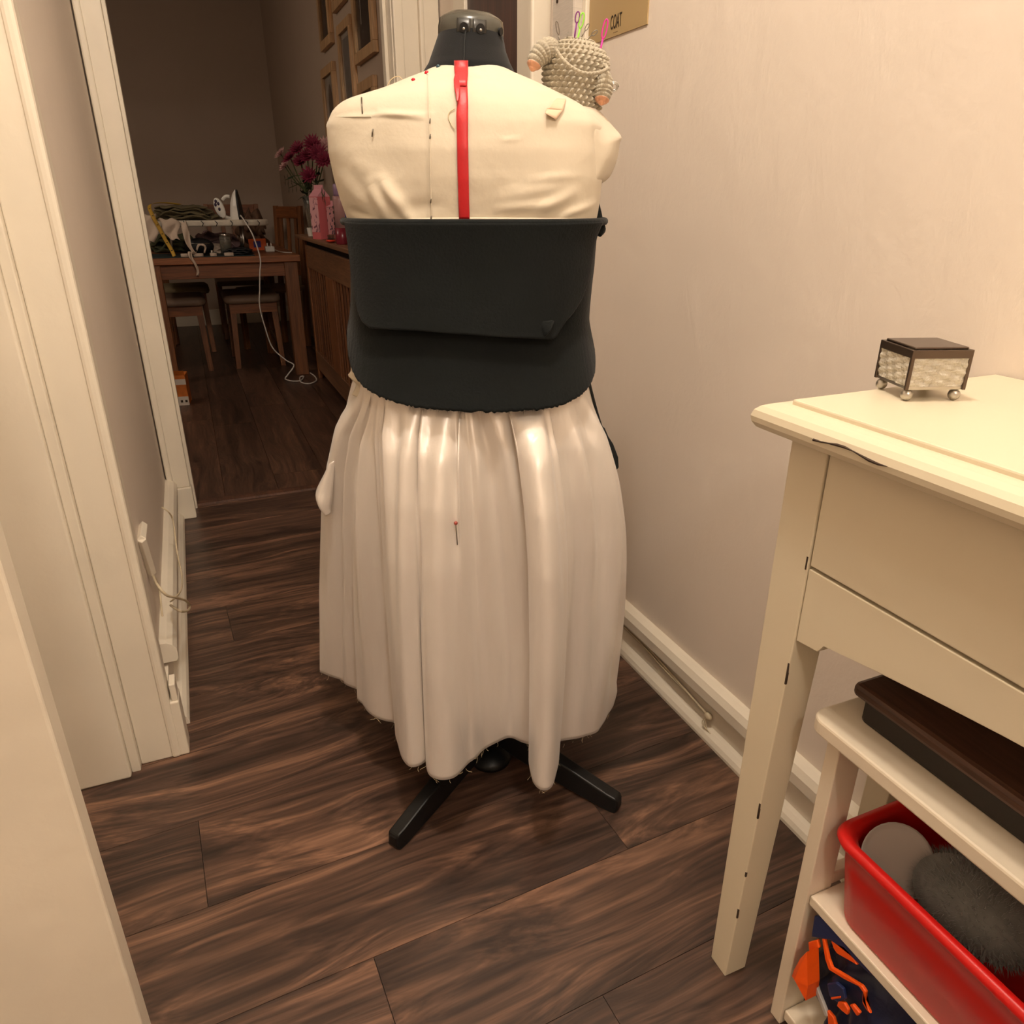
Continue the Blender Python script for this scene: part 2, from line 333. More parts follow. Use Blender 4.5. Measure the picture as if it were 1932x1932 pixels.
# cupboard door in the hall wall, brown, in a white architrave
d = struct(MB().box(.872, XR, 2.01, 2.40, 0, 2.0).build('door_1', M_brown), 'dark brown wooden cupboard door in the hall wall')
t = struct(MB().box(.862, XR, 1.925, 2.01, 0, 2.08).build('trim_5', M_gloss, bevel=.003))
MB().box(.852, XR, 1.895, 1.925, 0, 2.08).build('architrave_bead', M_gloss, t, bevel=.006)
MB().box(.862, XR, 2.40, 2.50, 0, 2.08).build('architrave', M_gloss, t, bevel=.003)
MB().box(.868, XR, 2.01, 2.40, 2.0, 2.08).build('architrave_head', M_gloss, t, bevel=.003)
# near doorway at the end of the left wall: architrave facing the camera
t = struct(MB().box(-.245, -.172, 1.398, 1.44, 0, 2.06).build('trim_6', M_gloss, bevel=.003))
MB().extr([(1.392,.0),(1.44,.0),(1.44,2.06),(1.392,2.06)], 'x', -.186, -.168).build('architrave_bead', M_gloss, t, bevel=.006)
MB().box(-.172, -.152, 1.396, 1.45, 0, .135).build('plinth_block', M_gloss, t, bevel=.003)
MB().box(-.165, -.153, 1.40, 1.44, .135, .175).build('plinth_tongue', M_gloss, t, bevel=.002)
MB().box(-.60, -.262, 1.365, 1.44, 0, 2.06).build('jamb', M_gloss, t, bevel=.004)
MB().box(-.262, -.245, 1.38, 1.44, 0, 2.06).build('rebate', M_gloss, t, bevel=.002)
# white door standing open beside the camera
d = struct(MB().box(-.95, -.186, .685, .722, .008, 2.0).build('door_2', M_gloss, bevel=.003), 'white painted door standing open beside the camera')
# wall fittings, right
t = thing('light_switch', 'brushed metal light switch box on the hall wall behind the crochet pincushion', 'switch', (XR, 1.765, 1.412))
MB().box(-.030, 0, -.048, .052, 0, .15).build('back_box', M_brush, t, bevel=.003)
MB().box(-.034, -.030, -.050, .054, .002, .15).build('face_plate', M_brush, t, bevel=.001)
for (y, z) in ((-.03,.115),(.03,.085)): MB().lathe([(.0005,0),(.004,0),(.004,.002),(.0005,.002)], 12).build('screw', M_chip, t, loc=(-.034,y,z), rot=(0,-PI/2,0))
MB().box(-.044, -.034, -.012, .012, .10, .145).build('toggle', M_brush, t, bevel=.004)
o = MB().box(XR-.012, XR, 1.698, 1.716, 1.38, 2.3).build('cable_trunking', M_gloss, bevel=.003); tag(o, 'narrow off-white cable trunking running up the wall beside the beige swatch', 'trunking')
M_sw = mat('swatch_paint', srgb(178, 152, 108), .5, .02, 3)
sw = thing('paint_swatch', 'flat beige paint swatch sheet with small dark lettering stuck to wall', 'swatch', (XR, 1.575, 1.397))
MB().box(-.003, 0, -.118, .122, 0, .42).build('sheet', M_sw, sw)
M_ink = mat('dark_ink', srgb(52, 40, 26), .7)
def text(body, size, loc, rot, mt, parent, sx=1.0, name='lettering', ext=.0003):
    cu = bpy.data.curves.new(name, 'FONT'); cu.body = body; cu.size = size; cu.extrude = ext; cu.align_x = 'CENTER'
    o = bpy.data.objects.new(name, cu); C.objects.link(o); o.location = loc; o.rotation_euler = rot; o.scale = (sx,1,1)
    bpy.context.view_layer.update(); me = bpy.data.meshes.new_from_object(o); C.objects.unlink(o); bpy.data.objects.remove(o)
    o = bpy.data.objects.new(name, me); C.objects.link(o); o.location = loc; o.rotation_euler = rot; o.scale = (sx,1,1); me.materials.clear(); me.materials.append(mt); o.parent = parent; return o
# lettering faces -x, reads along -y
text('COAT', .036, (-.0036, .002, .014), (PI/2, 0, -PI/2), M_ink, sw, .46)
text('- - - - -', .008, (-.0036, .002, .005), (PI/2, 0, -PI/2), M_ink, sw, .8)
# cables clipped along the right skirting
M_cable = mat('cream_cable', srgb(206, 190, 160), .5)
t = thing('phone_cable', 'two thin cream cables running along the skirting below the top rail', 'cable', (XR-.012, 1.2, .08))
for dz, dx in ((0, 0), (-.008, -.001)):
    pts = spline([(XR-.015+dx, 1.86, .083+dz), (XR-.015+dx, 1.5, .083+dz), (XR-.015+dx, 1.3, .082+dz), (XR-.017+dx, 1.18, .074+dz*.8), (XR-.019, 1.10, .068+dz*.3), (XR-.018, 1.02, .058)], 40)
    MB().tube(pts, .0028, 6).build('cable', M_cable, t, True, world=True)
MB().ball((XR-.018, 1.012, .056), (.007,.011,.009)).build('connector', M_cable, t, True, world=True)
for k in range(3):
    MB().tube(spline([(XR-.018,1.015,.054),(XR-.022-.002*k,1.012+.004*k,.035),(XR-.018,1.0-.006*k,.012+.004*k)], 10), .0012, 5).build('loose_wire', M_cable, t, True, world=True)
# cables and broken trunking on the left wall
t = thing('loose_telephone_cable', 'thin cream telephone cable looping out from the left skirting rail', 'cable', (XL, 1.9, .12))
def at_l(x, y, X): return atx(x, y, X)
loop = [(305,957,-.165),(318,966,-.150),(327,985,-.145),(334,1040,-.142),(343,1085,-.140),(342,1112,-.140),(330,1128,-.142),(322,1135,-.160)]
MB().tube(spline([at_l(*p) for p in loop], 50), .0022, 6).build('cable', M_cable, t, True, world=True)
loop = [(288,1083,-.182),(296,1102,-.165),(313,1122,-.150),(333,1128,-.135),(350,1133,-.128),(358,1143,-.126),(354,1152,-.128),(340,1153,-.135),(322,1142,-.158)]
MB().tube(spline([at_l(*p) for p in loop], 60), .0030, 6).build('thick_cable', M_cable, t, True, world=True)
loop = [(289,1085,-.182),(300,1110,-.184),(305,1150,-.184),(309,1180,-.182),(313,1200,-.178)]
MB().tube(spline([at_l(*p) for p in loop], 30), .0026, 6).build('cable', M_cable, t, True, world=True)
t = thing('cable_trunking', 'short bent length of cream cable trunking on the left wall', 'trunking', (XL, 1.75, .22))
pp = [at_l(270,990,-.182), at_l(267,1018,-.182), at_l(287,1082,-.180)]
MB().tube([pp[0], pp[1]], .010, 4).build('upper_length', M_gloss, t, world=True, bevel=.002)
MB().tube([pp[1], pp[2]], .010, 4).build('lower_length', M_gloss, t, world=True, bevel=.002)

# ================================================================== DRESS FORM (local frame: x to the viewer's right, y away, turned with the hall view)
MC = (.437, 1.150, 0); MR = -PS
cl = (-(MC[0]*math.cos(PS) - MC[1]*math.sin(PS)), -(MC[0]*math.sin(PS) + MC[1]*math.cos(PS)), H)   # camera in the local frame
def ldir(x, y):
    a, b = (x-966)/FPX, (966-y)/FPX
    return np.array([a, math.cos(TH)+b*math.sin(TH), -math.sin(TH)+b*math.cos(TH)])
def latY(x, y, Y): d = ldir(x, y); return np.array(cl)+d*(Y-cl[1])/d[1]
def latZ(x, y, Z): d = ldir(x, y); return np.array(cl)+d*(Z-cl[2])/d[2]
class Body:
    """stack of superellipse sections; rows (pixel row, left edge, right edge, back depth)"""
    def __init__(s, rows, n=2.5, pad=0.0):
        R = []
        for py, a, b, d in rows:
            l, r = latY(a, py, 0), latY(b, py, 0); R.append((l[2], (l[0]+r[0])/2, (r[0]-l[0])/2+pad, d+pad))
        R.sort(); R = np.array(R); z = np.linspace(R[0,0], R[-1,0], 400)
        k = np.exp(-np.linspace(-2,2,15)**2); k /= k.sum()
        def sm(v):
            w = np.interp(z, R[:,0], v); p = np.r_[2*w[0]-w[7:0:-1], w, 2*w[-1]-w[-2:-9:-1]]; return np.convolve(p, k, 'valid')
        s.z, s.xc, s.a, s.b, s.n = z, sm(R[:,1]), sm(R[:,2]), sm(R[:,3]), n
        s.z0, s.z1 = R[0,0], R[-1,0]
    def sec(s, z): return np.interp(z, s.z, s.xc), np.interp(z, s.z, s.a), np.interp(z, s.z, s.b)
    def at(s, phi, z, off=0.0):      # phi 0 = towards the viewer (back of the form), +pi/2 = viewer's right
        xc, a, b = s.sec(z); sn, cs = math.sin(phi), math.cos(phi); e = 2/s.n
        return np.array([xc+(a+off)*math.copysign(abs(sn)**e, sn), -(b+off)*math.copysign(abs(cs)**e, cs), z])
    def backY(s, x, z):
        xc, a, b = s.sec(z); t = min(abs(x-xc)/a, .9999); return -b*(1-t**s.n)**(1/s.n)
    def hit(s, px, py, off=0.0):
        d = ldir(px, py); lo, hi = .5, 1.6; c = np.array(cl); f = None
        def ins(t):
            p = c+d*t; return p[1] >= s.backY(p[0], p[2])-off and p[1] <= .02
        prev = .6
        for t in np.linspace(.6, 1.5, 90):
            if ins(t): f = t; break
            prev = t
        if f is None: f = (0-c[1])/d[1]
        else:
            lo, hi = prev, f
            for _ in range(12):
                mid = (lo+hi)/2
                if ins(mid): hi = mid
                else: lo = mid
            f = hi
        return c+d*f
TORSO = Body([(128,822,950,.052),(140,806,966,.058),(153,768,1000,.068),(168,735,1032,.078),(180,700,1056,.088),(193,655,1082,.096),(212,633,1112,.104),
              (240,622,1135,.112),(290,626,1136,.120),(340,637,1134,.121),(380,649,1129,.119),(415,661,1124,.116),(500,674,1113,.109),(600,682,1096,.106),
              (690,686,1096,.112),(760,690,1098,.122),(860,680,1105,.125)])
# wrinkles of the calico: segments in pixels, width and height
CRE = [((700,350),(735,415),.010,.008),((722,342),(772,412),.009,.010),((660,395),(700,408),.006,-.004),((650,340),(690,392),.012,.004),
       ((815,215),(640,222),.003,.0016),((715,212),(800,222),.004,.003),((1010,400),(1080,365),.008,.005),((1060,408),(1120,385),.006,.004),((950,372),(1060,352),.010,.003),
       ((940,395),(1040,385),.007,.003),((985,160),(1040,180),.006,.004),((1050,215),(1100,300),.03,-.004),((700,250),(760,330),.03,-.004),((930,180),(930,320),.03,.003),
       ((945,265),(980,262),.004,.0012),((1000,340),(1090,330),.006,.002),((660,300),(700,330),.014,.003),((740,400),(830,385),.01,-.003),((1125,230),(1132,330),.008,-.006)]
CRL = []
for a, b, w, h in CRE:
    pa, pb = TORSO.hit(*a), TORSO.hit(*b); CRL.append((np.array([pa[0],pa[2]]), np.array([pb[0],pb[2]]), w, h))
seam = [TORSO.hit(808, y) for y in (140, 200, 260, 330, 415)]
def seam_x(z): return np.interp(z, [p[2] for p in seam][::-1], [p[0] for p in seam][::-1])
def calico_off(x, z):
    o = np.zeros_like(x)
    for a, b, w, h in CRL:
        ab = b-a; t = np.clip(((x-a[0])*ab[0]+(z-a[1])*ab[1])/np.dot(ab, ab), 0, 1); dd = np.hypot(x-a[0]-ab[0]*t, z-a[1]-ab[1]*t)
        o += h*np.exp(-(dd/w)**2)*np.sin(PI*(.12+.76*t))
    sx = np.interp(z, [p[2] for p in seam][::-1], [p[0] for p in seam][::-1])
    o += .0022/(1+np.exp(-(x-sx)/.0007))/(1+np.exp((x-sx-.034)/.006))
    o += .0010*np.sin(x*38+z*21)*np.sin(z*33-x*12)
    return o
ZB0 = latY(890, 425, -.11)[2]-.012; ZB1 = latY(890, 126, -.05)[2]
zs_top = TORSO.z1
# --- the form itself
form = thing('dress_form', 'black adjustable dressmaking form on a four-legged stand, back to the viewer', 'mannequin', MC, MR)
def torso_fn(u, v):
    z = .62+(zs_top-.62)*v; return TORSO.at(2*PI*u-PI, z, -.012-.035*min(1, max(0, (.86-z)/.08)))
MB().grid(torso_fn, 64, 50, True).build('torso', M_jersey, form, True)
NECK = [(1.085,.105,.060,.0),(1.115,.092,.058,.0),(1.15,.078,.058,.004),(1.18,.068,.058,.008),(1.22,.060,.058,.012),(1.255,.056,.056,.014),(1.285,.054,.054,.016)]
nk0 = latY(890, 160, -.02)[2]; nk1 = latY(888, 48, -.02)[2]
def neck_fn(u, v):
    # width from the silhouette, pixel rows 170..45
    py = 172+(44-172)*v; xl = np.interp(py, [40,60,95,120,140,172],[829,827,816,808,796,770]); xr = np.interp(py, [40,60,95,120,140,172],[945,948,954,963,973,1000])
    l, r = latY(xl, py, 0), latY(xr, py, 0); a = (r[0]-l[0])/2; xc = (l[0]+r[0])/2; q = 2*PI*u
    return (xc+a*math.sin(q), .012*v-min(a,.062)*math.cos(q), l[2])
MB().grid(neck_fn, 48, 30, True).build('neck', M_jersey, form, True)
# neck seam, cap with screws
pts = [np.array(neck_fn(0, v))+np.array([-.004,-.0008,0]) for v in np.linspace(.1, .97, 12)]
MB().tube(pts, .0012, 5).build('neck_seam', M_strap, form, True)
lc, rc = latY(826, 62, 0), latY(948, 66, 0); ca_ = (rc[0]-lc[0])/2; xcc = (lc[0]+rc[0])/2
zt = latY(888, 17, 0)[2]; zc0 = latY(888, 62, -.05)[2]
prof = [(ca_*.99,0),(ca_*1.02,.004),(ca_*1.02,.016),(ca_*.98,.026),(ca_*.86,(zt-zc0)*.80),(ca_*.60,(zt-zc0)*.95),(ca_*.25,(zt-zc0)),(.001,(zt-zc0))]
cap = MB().lathe(prof, 48, (0,0,0), 1, 1).build('neck_cap', M_cap, form, True, loc=(xcc, .012, zc0), rot=(.10, .06, 0))
rr = ca_*1.02
for q0 in (-.36, .10):
    m = MB(); n = 6
    vs = []
    for k in range(n+1):
        q = q0+.40*k/n
        for z in (.001, .024): vs.append(((rr+.0015)*math.sin(q), -(rr+.0015)*math.cos(q), z))
    m.add(vs, [(2*k, 2*k+2, 2*k+3, 2*k+1) for k in range(n)]).build('clamp_plate', mat('dark_clamp', srgb(50,48,44), .3), cap, True, solid=.002)
    q = q0+.22; MB().lathe([(.001,0),(.0062,0),(.0062,.003),(.001,.003)], 16).build('screw_hole', M_black, cap, loc=((rr+.001)*math.sin(q), -(rr+.001)*math.cos(q), .013), rot=(PI/2, 0, q))
    MB().ball(((rr+.004)*math.sin(q), -(rr+.003)*math.cos(q), .0115), .0022).build('screw', M_steel, cap, True)
q = 1.05; MB().lathe([(.001,0),(.005,0),(.005,.003),(.001,.003)], 16).build('screw_hole', M_black, cap, loc=((rr+.001)*math.sin(q), -(rr+.001)*math.cos(q), .013), rot=(PI/2, 0, q))
# stand: pole, hub and four splayed blade legs
MB().lathe([(.016,.08),(.016,.66)], 16).build('pole', M_black, form, True)
MB().lathe([(.02,.045),(.042,.05),(.044,.085),(.03,.115),(.018,.13)], 24).build('hub', M_black, form, True)
MB().lathe([(.03,.0),(.042,.002),(.044,.010),(.040,.018),(.012,.030)], 24, (.0,-.02,0)).build('hub_foot', M_black, form, True)
E1 = latZ(742, 1600, .0); E2 = latZ(1168, 1528, .0)
for E in (E1, E2, np.array([-E2[0]*.9, .26, 0]), np.array([-E1[0]*.9, .26, 0])):
    dv = np.array([E[0], E[1], 0]); Ln = np.linalg.norm(dv); dv /= Ln; nv = np.array([-dv[1], dv[0], 0])
    m = MB(); secs = []
    for t, z0, z1, w in ((.02,.05,.112,.018),(.25,.030,.092,.017),(.6,.012,.062,.016),(.93,.000,.036,.016),(.985,.0,.033,.015),(1.0,.003,.026,.012)):
        c = dv*Ln*t; secs.append([c+nv*w+np.array([0,0,z0]), c-nv*w+np.array([0,0,z0]), c-nv*w*.8+np.array([0,0,z1]), c+nv*w*.8+np.array([0,0,z1])])
    vs = [p for s_ in secs for p in s_]; fs = [(4*i+k, 4*i+(k+1)%4, 4*i+4+(k+1)%4, 4*i+4+k) for i in range(len(secs)-1) for k in range(4)]
    fs += [(3,2,1,0), tuple(4*(len(secs)-1)+k for k in range(4))]
    m.add(vs, fs).build('leg', M_black, form, bevel=.003)
# --- calico bodice toile
bod = thing('calico_bodice', 'unbleached calico bodice toile pinned on the black dress form', 'bodice', MC, MR)
NB = 300
def phi_map(u):   # dense across the back
    return -1.75+3.5*u
def neckline(x): # height of the neckline at the back
    return None
NBV = 180
def bod_grid():
    ph = phi_map(np.linspace(0, 1, NB))[None,:]; v = np.linspace(0, 1, NBV)[:,None]; z = ZB0+(zs_top-.004-ZB0)*v
    xc, a_, b_ = TORSO.sec(z); e = 2/TORSO.n; sn, cs = np.sin(ph), np.cos(ph)
    x = xc+a_*np.sign(sn)*np.abs(sn)**e; y = -b_*np.sign(cs)*np.abs(cs)**e; z = z+0*ph
    o = calico_off(x, z)*np.clip(2*np.maximum(0, np.cos(ph*.9)), 0, 1)*np.clip((1-v)*14+.1, 0, 1)
    return np.stack([x+np.sin(ph)*.6*o, y-np.cos(ph)*o, z], -1)
BG = bod_grid()
b_back = MB().add(BG.reshape(-1,3), [(j*NB+i, j*NB+i+1, (j+1)*NB+i+1, (j+1)*NB+i) for j in range(NBV-1) for i in range(NB-1)]).build('back_panel', M_calico, bod, True, solid=.0016)
def bod_front(u, v):
    phi = 1.75+(2*PI-3.5)*u; z = ZB0+(zs_top-.004-ZB0)*v; return TORSO.at(phi, z)
MB().grid(bod_front, 40, 60).build('front_panel', M_calico, bod, True, solid=.0016)
# cap sleeves: puffed edges standing off the shoulders
def sleeve(outer, inner, mid, nm, yo=.015):
    O = spline([latY(x, y, yo) for x, y in outer], 40); I = spline([TORSO.hit(x, y, -.005) for x, y in inner], 40); Mi = spline([latY(x, y, -.045) for x, y in mid], 40)
    B = O+np.array([0, .05, -.002])*1.0; B[:,0] -= .02*np.sign(B[:,0])
    def fn(u, v):
        i = u*39; k = int(min(i, 38)); t = i-k; o, n, m, b = (A_[k]*(1-t)+A_[k+1]*t for A_ in (O, I, Mi, B))
        if v < .7:
            w = v/.7; p = n*(1-w)**2+2*m*w*(1-w)*1.0+o*w*w
        else:
            w = (v-.7)/.3; p = o*(1-w)+b*w
        p = p+np.array([0, -.004*math.sin(9*u+4*v)*math.sin(PI*min(v,.7)/.7), .002*math.sin(14*u)])
        return p
    MB().grid(fn, 50, 30).build(nm, M_calico, bod, True, solid=.0016)
sleeve([(1096,200),(1124,208),(1146,224),(1171,256),(1169,272),(1163,302),(1148,334),(1128,352)], [(1085,201),(1098,212),(1110,230),(1118,262),(1120,290),(1120,318),(1118,340),(1120,356)],
       [(1096,206),(1112,216),(1134,236),(1150,262),(1152,285),(1146,312),(1136,335),(1124,354)], 'cap_sleeve')
sleeve([(716,178),(690,182),(662,189),(642,201),(626,218),(616,234),(620,246),(628,262)], [(716,183),(696,188),(672,194),(656,204),(646,218),(640,234),(638,246),(640,262)],
       [(716,181),(692,186),(668,192),(650,203),(634,218),(626,234),(628,246),(634,262)], 'cap_sleeve', yo=-.005)
# narrow turned edge along the lower border, seam ridges
pts = [TORSO.hit(x, y, .003) for x, y in zip(np.linspace(668, 1120, 40), np.interp(np.linspace(668,1120,40), [668,760,880,1000,1120],[416,415,413,414,415]))]
MB().tube(pts, .0022, 6).build('hem_edge', M_calico, bod, True)
pts = [TORSO.hit(808+ (y-140)*.022, y, .0035) for y in np.linspace(146, 414, 50)]
MB().tube(pts, .0011, 5).build('seam_ridge', M_calico, bod, True)
for (a, b) in (((716,212),(800,223)),((630,221),(700,220))):
    pts = [TORSO.hit(a[0]+(b[0]-a[0])*t, a[1]+(b[1]-a[1])*t, .0015) for t in np.linspace(0,1,20)]
    MB().tube(pts, [.0003+.0011*math.sin(PI*t) for t in np.linspace(0.05,.95,20)], 5).build('dart_ridge', M_calico, bod, True)
# --- red ribbon down the centre back
def strip(pairs, off, n=60, across=7, cv=.0):
    """pairs: (row, left px, right px) laid over the torso"""
    P = np.array(pairs, float)
    rows = []
    for t in np.linspace(P[0,0], P[-1,0], n):
        a, b = np.interp(t, P[:,0], P[:,1]), np.interp(t, P[:,0], P[:,2])
        rows.append([TORSO.hit(a+(b-a)*k/(across-1), t, off+cv*math.sin(PI*k/(across-1))) for k in range(across)])
    m = MB(); m.grid(lambda u, v: rows[int(round(v*(n-1)))][int(round(u*(across-1)))], across, n); return m
rib = thing('red_ribbon', 'glossy red ribbon hanging down the centre of the calico back', 'ribbon', MC, MR)
strip([(132,860,882),(150,861,881),(165,860,882),(190,863,883),(215,861,883),(260,862,883),(320,863,884),(413,866,886)], .0055, cv=.001).build('tail', M_red, rib, True, solid=.0008)
m = MB()  # turned-over top end standing above the neckline
fo = []
for y, a, b, o in ((114,857,883,.016),(122,857,883,.014),(130,857,883,.011),(138,858,883,.010),(150,860,882,.009),(162,861,880,.007)):
    base = latY(870, 150, -.062); yy = np.interp(y, [114,135,162], [-.060,-.064,-.076])
    fo.append([(latY(a+(b-a)*k/5, y, -.060-.003*math.sin(PI*k/5)) if y < 124 else TORSO.hit(a+(b-a)*k/5, y, .0085)) for k in range(6)])
m.grid(lambda u, v: fo[int(round(v*5))][int(round(u*5))], 6, 6).build('folded_end', M_red, rib, True, solid=.001)
strip([(138,859,863),(150,856,866),(165,857,868),(178,860,867),(192,862,864)], .010, 20, 5).build('frayed_edge', M_red, rib, True, solid=.0006)
# --- beige tape tab
tb = MB(); A_ = [TORSO.hit(x, y, .004) for x, y in ((1050,186),(1068,187),(1062,208),(1031,206))]
Bq = [A_[3], A_[2], TORSO.hit(1049,231,.003)*.3+TORSO.hit(1054,214,.010)*.7, TORSO.hit(1029,216,.010)]
tape = thing('tape_tab', 'small pinkish beige scrap of tape pinned on the calico shoulder', 'tape', MC, MR)
MB().grid(lambda u, v: (A_[0]*(1-u)+A_[1]*u)*(1-v)+(A_[3]*(1-u)+A_[2]*u)*v+np.array([0,-.004*math.sin(PI*v),0]), 8, 8).build('tab', M_tape, tape, True, solid=.0008)
MB().grid(lambda u, v: (A_[3]*(1-u)+A_[2]*u)*(1-v)+(TORSO.hit(1029,214,.012)*(1-u)+TORSO.hit(1049,226,.004)*u)*v, 6, 4).build('folded_end', M_tape, tape, True, solid=.0008)
# --- pins
def pin(a, b, label, head=None, hr=.0028, off=(.002,.002), r=.0007, body=TORSO, group=None):
    pa, pb = body.hit(*a, off[0]), body.hit(*b, off[1])
    t = thing('dressmaking_pin', label, 'pin', MC, MR, group)
    MB().tube([pa, (pa+pb)/2+np.array([0,-.001,0]), pb], r, 6).build('shaft', M_pin, t, True)
    if head is not None: MB().ball(pa, hr).build('head', head, t, True)
    return t
M_hred = mat('red_pin_head', srgb(190, 20, 40), .2); M_hteal = mat('teal_pin_head', srgb(40, 70, 80), .2); M_hpink = mat('rust_pin_head', srgb(150, 70, 60), .25)
pin((682,184), (684,215), 'long bare steel pin standing at the left calico shoulder', off=(.006,.001), r=.0011)
pin((704,243), (702,258), 'short bare steel pin in the left half of the calico back', off=(.003,.001), r=.0011)
for k, (y, w) in enumerate(((228,'upper'),(257,'second'),(378,'third'),(411,'lowest'))):
    pin((809+y*.012, y-4), (808+y*.012, y+5), w+' small steel pin along the calico seam beside the ribbon', off=(.005,.004), r=.0009)
pin((805,138), (808,146), 'red ball-headed pin at the neck edge of the calico', M_hred, .0032)
pin((827,126), (832,124), 'dark teal ball-headed pin at the calico neckline', M_hteal, .0032)
pin((780,151), (776,150), 'dark red ball-headed pin on the calico shoulder line', M_hred, .0028)
# --- black suede panel folded over at the top
SU = Body([(400,658,1136,.128),(415,660,1133,.127),(450,665,1122,.124),(500,669,1117,.120),(560,674,1107,.118),(600,677,1100,.118),(690,680,1103,.124),(775,684,1101,.136),(860,684,1100,.136)], 2.6)
su = thing('suede_panel', 'black suede panel folded over at the top and wrapped round the waist', 'suede panel', MC, MR)
ztop = latY(890, 421, -.127)[2]
botpx = [(674,600),(680,690),(690,713),(708,732),(735,747),(765,757),(800,765),(840,769),(885,772),(935,772),(980,769),(1015,766),(1045,760),(1075,743),(1092,724),(1102,700),(1102,640)]
bz = []
def phi_of(p, body):
    xc, a, b = body.sec(p[2]); s_ = np.clip((p[0]-xc)/a, -1, 1); return math.copysign(math.asin(abs(s_)**(body.n/2)), s_)
for p in botpx:
    h_ = SU.hit(*p); bz.append((phi_of(h_, SU), h_[2]))
bz[0] = (-1.75, bz[1][1]+.09); bz[-1] = (1.75, bz[-2][1]+.06)
bz = sorted(bz); bph = [b[0] for b in bz]; bzz = [b[1] for b in bz]
rag = rng.normal(0, .0012, 400)
def su_fn(u, v):
    phi = -1.72+3.44*u; zb = np.interp(phi, bph, bzz)+rag[int(u*399)]*.8
    z = ztop+(zb-ztop)*v; p = SU.at(phi, z, .0025*math.sin(7*u+3*v)*v+.016*v**3)
    return p
MB().grid(su_fn, 220, 60).build('under_layer', M_suede, su, True, solid=.0025)
flp = [(664,440),(676,520),(690,585),(700,606),(716,619),(760,621),(800,623),(860,628),(920,633),(980,636),(1026,639),(1034,632),(1050,606),(1066,590),(1084,566),(1096,540),(1108,490),(1118,445)]
fz = []
for p in flp:
    h_ = SU.hit(*p, .012); fz.append((phi_of(h_, SU), h_[2]))
fz = sorted(fz); fph = [b[0] for b in fz]; fzz = [b[1] for b in fz]; f0, f1 = fph[0], fph[-1]
def flap_fn(u, v):
    phi = f0+(f1-f0)*u; zb = np.interp(phi, fph, fzz); z = ztop+(zb-ztop)*v
    lift = .010+.012*v*v*math.sin(PI*min(1,max(0,u)))+.0025*math.sin(11*u)*v
    return SU.at(phi, z, lift)
MB().grid(flap_fn, 200, 50).build('flap', M_suede, su, True, solid=.0025)
pts = [SU.at(phi, ztop+.000, .005) for phi in np.linspace(-1.66, 1.66, 80)]
MB().tube(pts, .0055, 10).build('rolled_fold', M_suede, su, True)
pts = [latY(1124,384,-.01), latY(1128,400,-.02), latY(1131,415,-.03), latY(1136,432,-.04), latY(1128,442,-.05)]
MB().tube(spline(pts, 16), .006, 8, .5).build('side_loop', M_suede, su, True)
# loose curled corner of the flap
m = MB(); K = [SU.hit(1008,606,.016), SU.hit(1046,604,.020), SU.hit(1040,622,.030), SU.hit(1026,638,.022)]
m.grid(lambda u, v: (K[0]*(1-u)+K[1]*u)*(1-v)+(K[3]*(1-u)+K[2]*u)*v+np.array([0,-.004*math.sin(PI*u),0]), 8, 8).build('curled_corner', M_suede, su, True, solid=.002)
fz_m = MB()
for k in range(420):   # raw napped edge
    u = random.random(); phi = -1.3+2.6*u; p = SU.at(phi, np.interp(phi, bph, bzz), .006); l = random.uniform(.002, .0065)*(1 if random.random() < .9 else 1.8)
    q = p+np.array([random.uniform(-.003,.003), -.001-.002*random.random(), -l]); w = .0004
    fz_m.add([p+np.array([-w,0,.002]), p+np.array([w,0,.002]), q], [(0,1,2)])
f_o = fz_m.build('napped_edge', M_suede, su); f_o['kind'] = 'stuff'
o = thing('safety_pin', 'steel safety pin closing the side of the suede panel', 'safety pin', MC, MR)
pts = [latY(x, y, -.055) for x, y in ((1117,453),(1117,442),(1120,438),(1123,442),(1122,452),(1119,455),(1117,453))]
MB().tube(spline(pts, 24), .0008, 6).build('wire', M_steel, o, True)
st = thing('hanging_strap', 'black strap with a wide rounded end hanging beside the satin skirt', 'strap', MC, MR)
pp = [(1104,690,.03),(1110,715,.03),(1118,748,.03),(1128,785,.03),(1136,810,.03)]
MB().tube(spline([latY(*p) for p in pp], 24), .0065, 8, .4).build('narrow_length', M_strap, st, True)
ol = [(1131,800),(1137,838),(1146,866),(1153,886),(1160,888),(1167,882),(1166,862),(1157,838),(1148,824),(1141,808)]
P3 = [latY(x, y, .032) for x, y in ol]; n = len(P3)
MB().add([tuple(p+np.array([0,-.004,0])) for p in P3]+[tuple(p+np.array([0,.004,0])) for p in P3], [tuple(range(n)), tuple(range(2*n-1, n-1, -1))]+[(i, n+i, n+(i+1)%n, (i+1)%n) for i in range(n)]).build('rounded_end', M_strap, st, bevel=.002)

# --- ivory satin skirt: gathered waist to waved raw hem
sk = thing('satin_skirt', 'ivory satin gathered skirt with raw wavy hem below the suede panel', 'skirt', MC, MR)
ZH, ZW = .150, latY(890, 722, -.10)[2]
